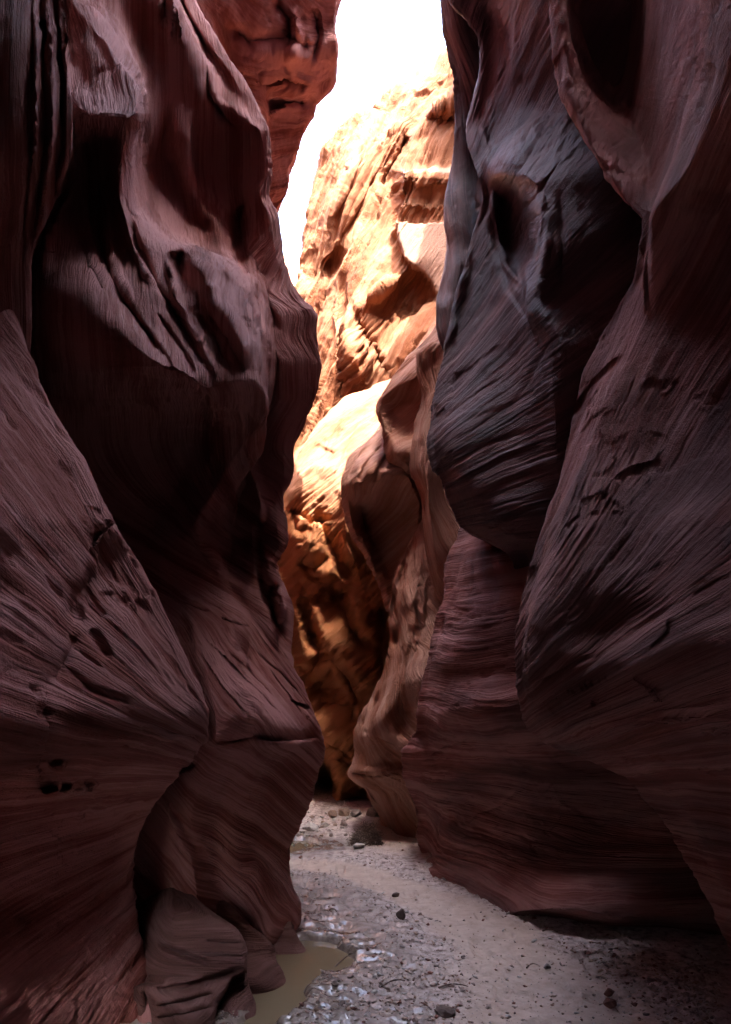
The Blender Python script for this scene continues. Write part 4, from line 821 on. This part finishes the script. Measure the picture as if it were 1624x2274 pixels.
# brush: a tangle of dry twigs washed against the bend
def tubes(name, paths, mat, sides=4):
    V, Fc = [], []
    for pts, rad in paths:
        pts = [Vector(p) for p in pts]; n = len(pts); base = len(V)
        for i, p in enumerate(pts):
            d = (pts[min(i + 1, n - 1)] - pts[max(i - 1, 0)]).normalized(); a = d.orthogonal().normalized(); b_ = d.cross(a)
            r_ = rad * (1 - 0.6 * i / (n - 1))
            for k in range(sides):
                t = 2 * math.pi * k / sides; V.append(tuple(p + (a * math.cos(t) + b_ * math.sin(t)) * r_))
        for i in range(n - 1):
            for k in range(sides):
                k2 = (k + 1) % sides; Fc.append((base + i * sides + k, base + i * sides + k2, base + (i + 1) * sides + k2, base + (i + 1) * sides + k))
        Fc.append(tuple(base + k for k in range(sides))[::-1]); Fc.append(tuple(base + (n - 1) * sides + k for k in range(sides)))
    me = bpy.data.meshes.new(name); me.from_pydata(V, [], Fc); me.update()
    me.materials.append(mat); o = bpy.data.objects.new(name, me); COL.objects.link(o); return o
M_twig = simple_mat('dry_twigs', (0.13, 0.085, 0.065), 0.9)
g = ground_pt(812, 1880); W = 76 / F * g[1] * 0.5; H = 54 / F * g[1]
g0 = (g[0], g[1] + W * 0.6, fz(g[0], g[1] + W * 0.6))
paths = []
for i in range(620):
    a = rnd.uniform(0, 2 * math.pi); rr = math.sqrt(rnd.random()); x = math.cos(a) * rr * W; y = math.sin(a) * rr * W * 0.8
    top = H * (1 - rr ** 2) ** 0.6 * (1.0 if x > -0.3 * W else 0.75); z = rnd.uniform(0, 1) ** 0.7 * top
    d = Vector((rnd.gauss(0, 1), rnd.gauss(0, 1), rnd.gauss(0, 0.55))).normalized(); l = rnd.uniform(0.05, 0.15); bend = Vector((rnd.gauss(0, 1), rnd.gauss(0, 1), rnd.gauss(0, .6))) * l * 0.25
    c = Vector((g0[0] + x, g0[1] + y, g0[2] + z))
    paths.append(([c - d * l * .5, c + bend, c + d * l * .5], rnd.uniform(0.0016, 0.0045)))
brush = tubes('brush_pile', paths, M_twig)
tag(brush, 'dark rounded tangle of dry twigs left by a flood on the far sand', 'brush pile')

STICKS = [((1170, 2138), (1196, 2131), 'thin stick lying on the sandy path left of the small grey stone'), ((1205, 2066), (1240, 2070), 'fine twig on the sand near the dark foot of the right wall'),
          ((730, 2146), (792, 2122), 'curved dark twig on the mud just right of the puddle'), ((975, 2200), (1040, 2188), 'thin bent twig across the gravel left of the path'), ((848, 2205), (900, 2190), 'short twig in the crumbled mud between puddle and path')]
for a, b_, lab in STICKS:
    A = ground_pt(*a); B_ = ground_pt(*b_); A[2] = fz(A[0], A[1]) + .012; B_[2] = fz(B_[0], B_[1]) + .012
    pts = [A + (B_ - A) * t + np.array([0, .02 * math.sin(3 * t), .012 * math.sin(math.pi * t)]) for t in np.linspace(0, 1, 6)]
    tag(tubes('twig', [(pts, 0.006)], M_twig, 6), lab, 'twig')

# crumbled mud: clods and gravel too many to count
def scatter(name, n, seed, smin, smax, flat, keep, label, mats):
    r = np.random.RandomState(seed)
    Yc = 1.0 / r.uniform(1 / 11.0, 1 / 3.3, n * 4); Xc = r.uniform(-0.30, 0.52, n * 4) * Yc
    k = keep(Xc, Yc) > r.rand(n * 4); Xc, Yc = Xc[k][:n], Yc[k][:n]; n = len(Xc)
    Zc = floor_h(Xc, Yc)
    s = smin * (smax / smin) ** (r.rand(n) ** 2.2)
    base = np.array([(1, 0, 0), (.3, .95, 0), (-.8, .6, 0), (-.8, -.6, 0), (.3, -.95, 0), (.2, .3, 1), (-.3, -.2, .9), (0, 0, -1)])
    tri = np.array([(0, 1, 5), (1, 2, 5), (2, 6, 5), (2, 3, 6), (3, 4, 6), (4, 0, 5), (4, 5, 6), (1, 0, 7), (2, 1, 7), (3, 2, 7), (4, 3, 7), (0, 4, 7)])
    jit = 1 + 0.35 * (r.rand(n, 8, 1) * 2 - 1)
    P = base[None] * jit * s[:, None, None] * np.array([1, 1, 1]) ; P[..., 2] *= flat
    P = P + 0.15 * s[:, None, None] * r.randn(n, 8, 3)
    a = r.rand(n) * 6.283; ca, sa = np.cos(a)[:, None], np.sin(a)[:, None]
    tilt = r.randn(n)[:, None] * 0.4
    x = P[..., 0] * ca - P[..., 1] * sa; y = P[..., 0] * sa + P[..., 1] * ca; z = P[..., 2] + x * tilt
    V = np.stack([x + Xc[:, None], y + Yc[:, None], z + Zc[:, None] + 0.25 * s[:, None] * flat], -1).reshape(-1, 3).astype(np.float32)
    T = (tri[None] + (np.arange(n) * 8)[:, None, None]).reshape(-1, 3).astype(np.int32)
    me = bpy.data.meshes.new(name); me.vertices.add(len(V)); me.vertices.foreach_set('co', V.ravel()); me.loops.add(T.size); me.loops.foreach_set('vertex_index', T.ravel())
    me.polygons.add(len(T)); me.polygons.foreach_set('loop_start', np.arange(0, T.size, 3, dtype=np.int32)); me.update(calc_edges=True)
    for m in mats: me.materials.append(m)
    me.polygons.foreach_set('material_index', np.repeat(r.choice(len(mats), n), len(tri)).astype(np.int32))
    o = bpy.data.objects.new(name, me); COL.objects.link(o); o['kind'] = 'stuff'; o['label'] = label
    return o
def crumb_keep(x, y):
    sand, wet, p = zones(x, y)
    patch = smooth(-0.25, 0.2, fbm(x * 2.0, y * 2.6, x * 0 + 12, 3))
    return (np.maximum(0, 1 - sand - 0.75 * wet) * (0.15 + 0.85 * patch) + 0.03) * (p > 0.04)
scatter('mud_clods', 5000, 3, 0.004, 0.024, 0.45, crumb_keep, 'crumbled curls of drying mud between the puddle and the path', [MR['mud'], MR['mud'], MR['mud'], MR['grey'], MR['pale'], MR['mud'], MR['red'], MR['sand']])
scatter('gravel', 6000, 4, 0.003, 0.014, 0.75, lambda x, y: 0.25 * crumb_keep(x, y) + 0.10 * (zones(x, y)[2] > 0.05) + 0.5 * smooth(8.0, 9.5, y) * smooth(0.1, -0.4, x), 'fine gravel strewn over the canyon floor', [MR['pale'], MR['sand'], MR['mud'], MR['mud'], MR['grey'], MR['red']])
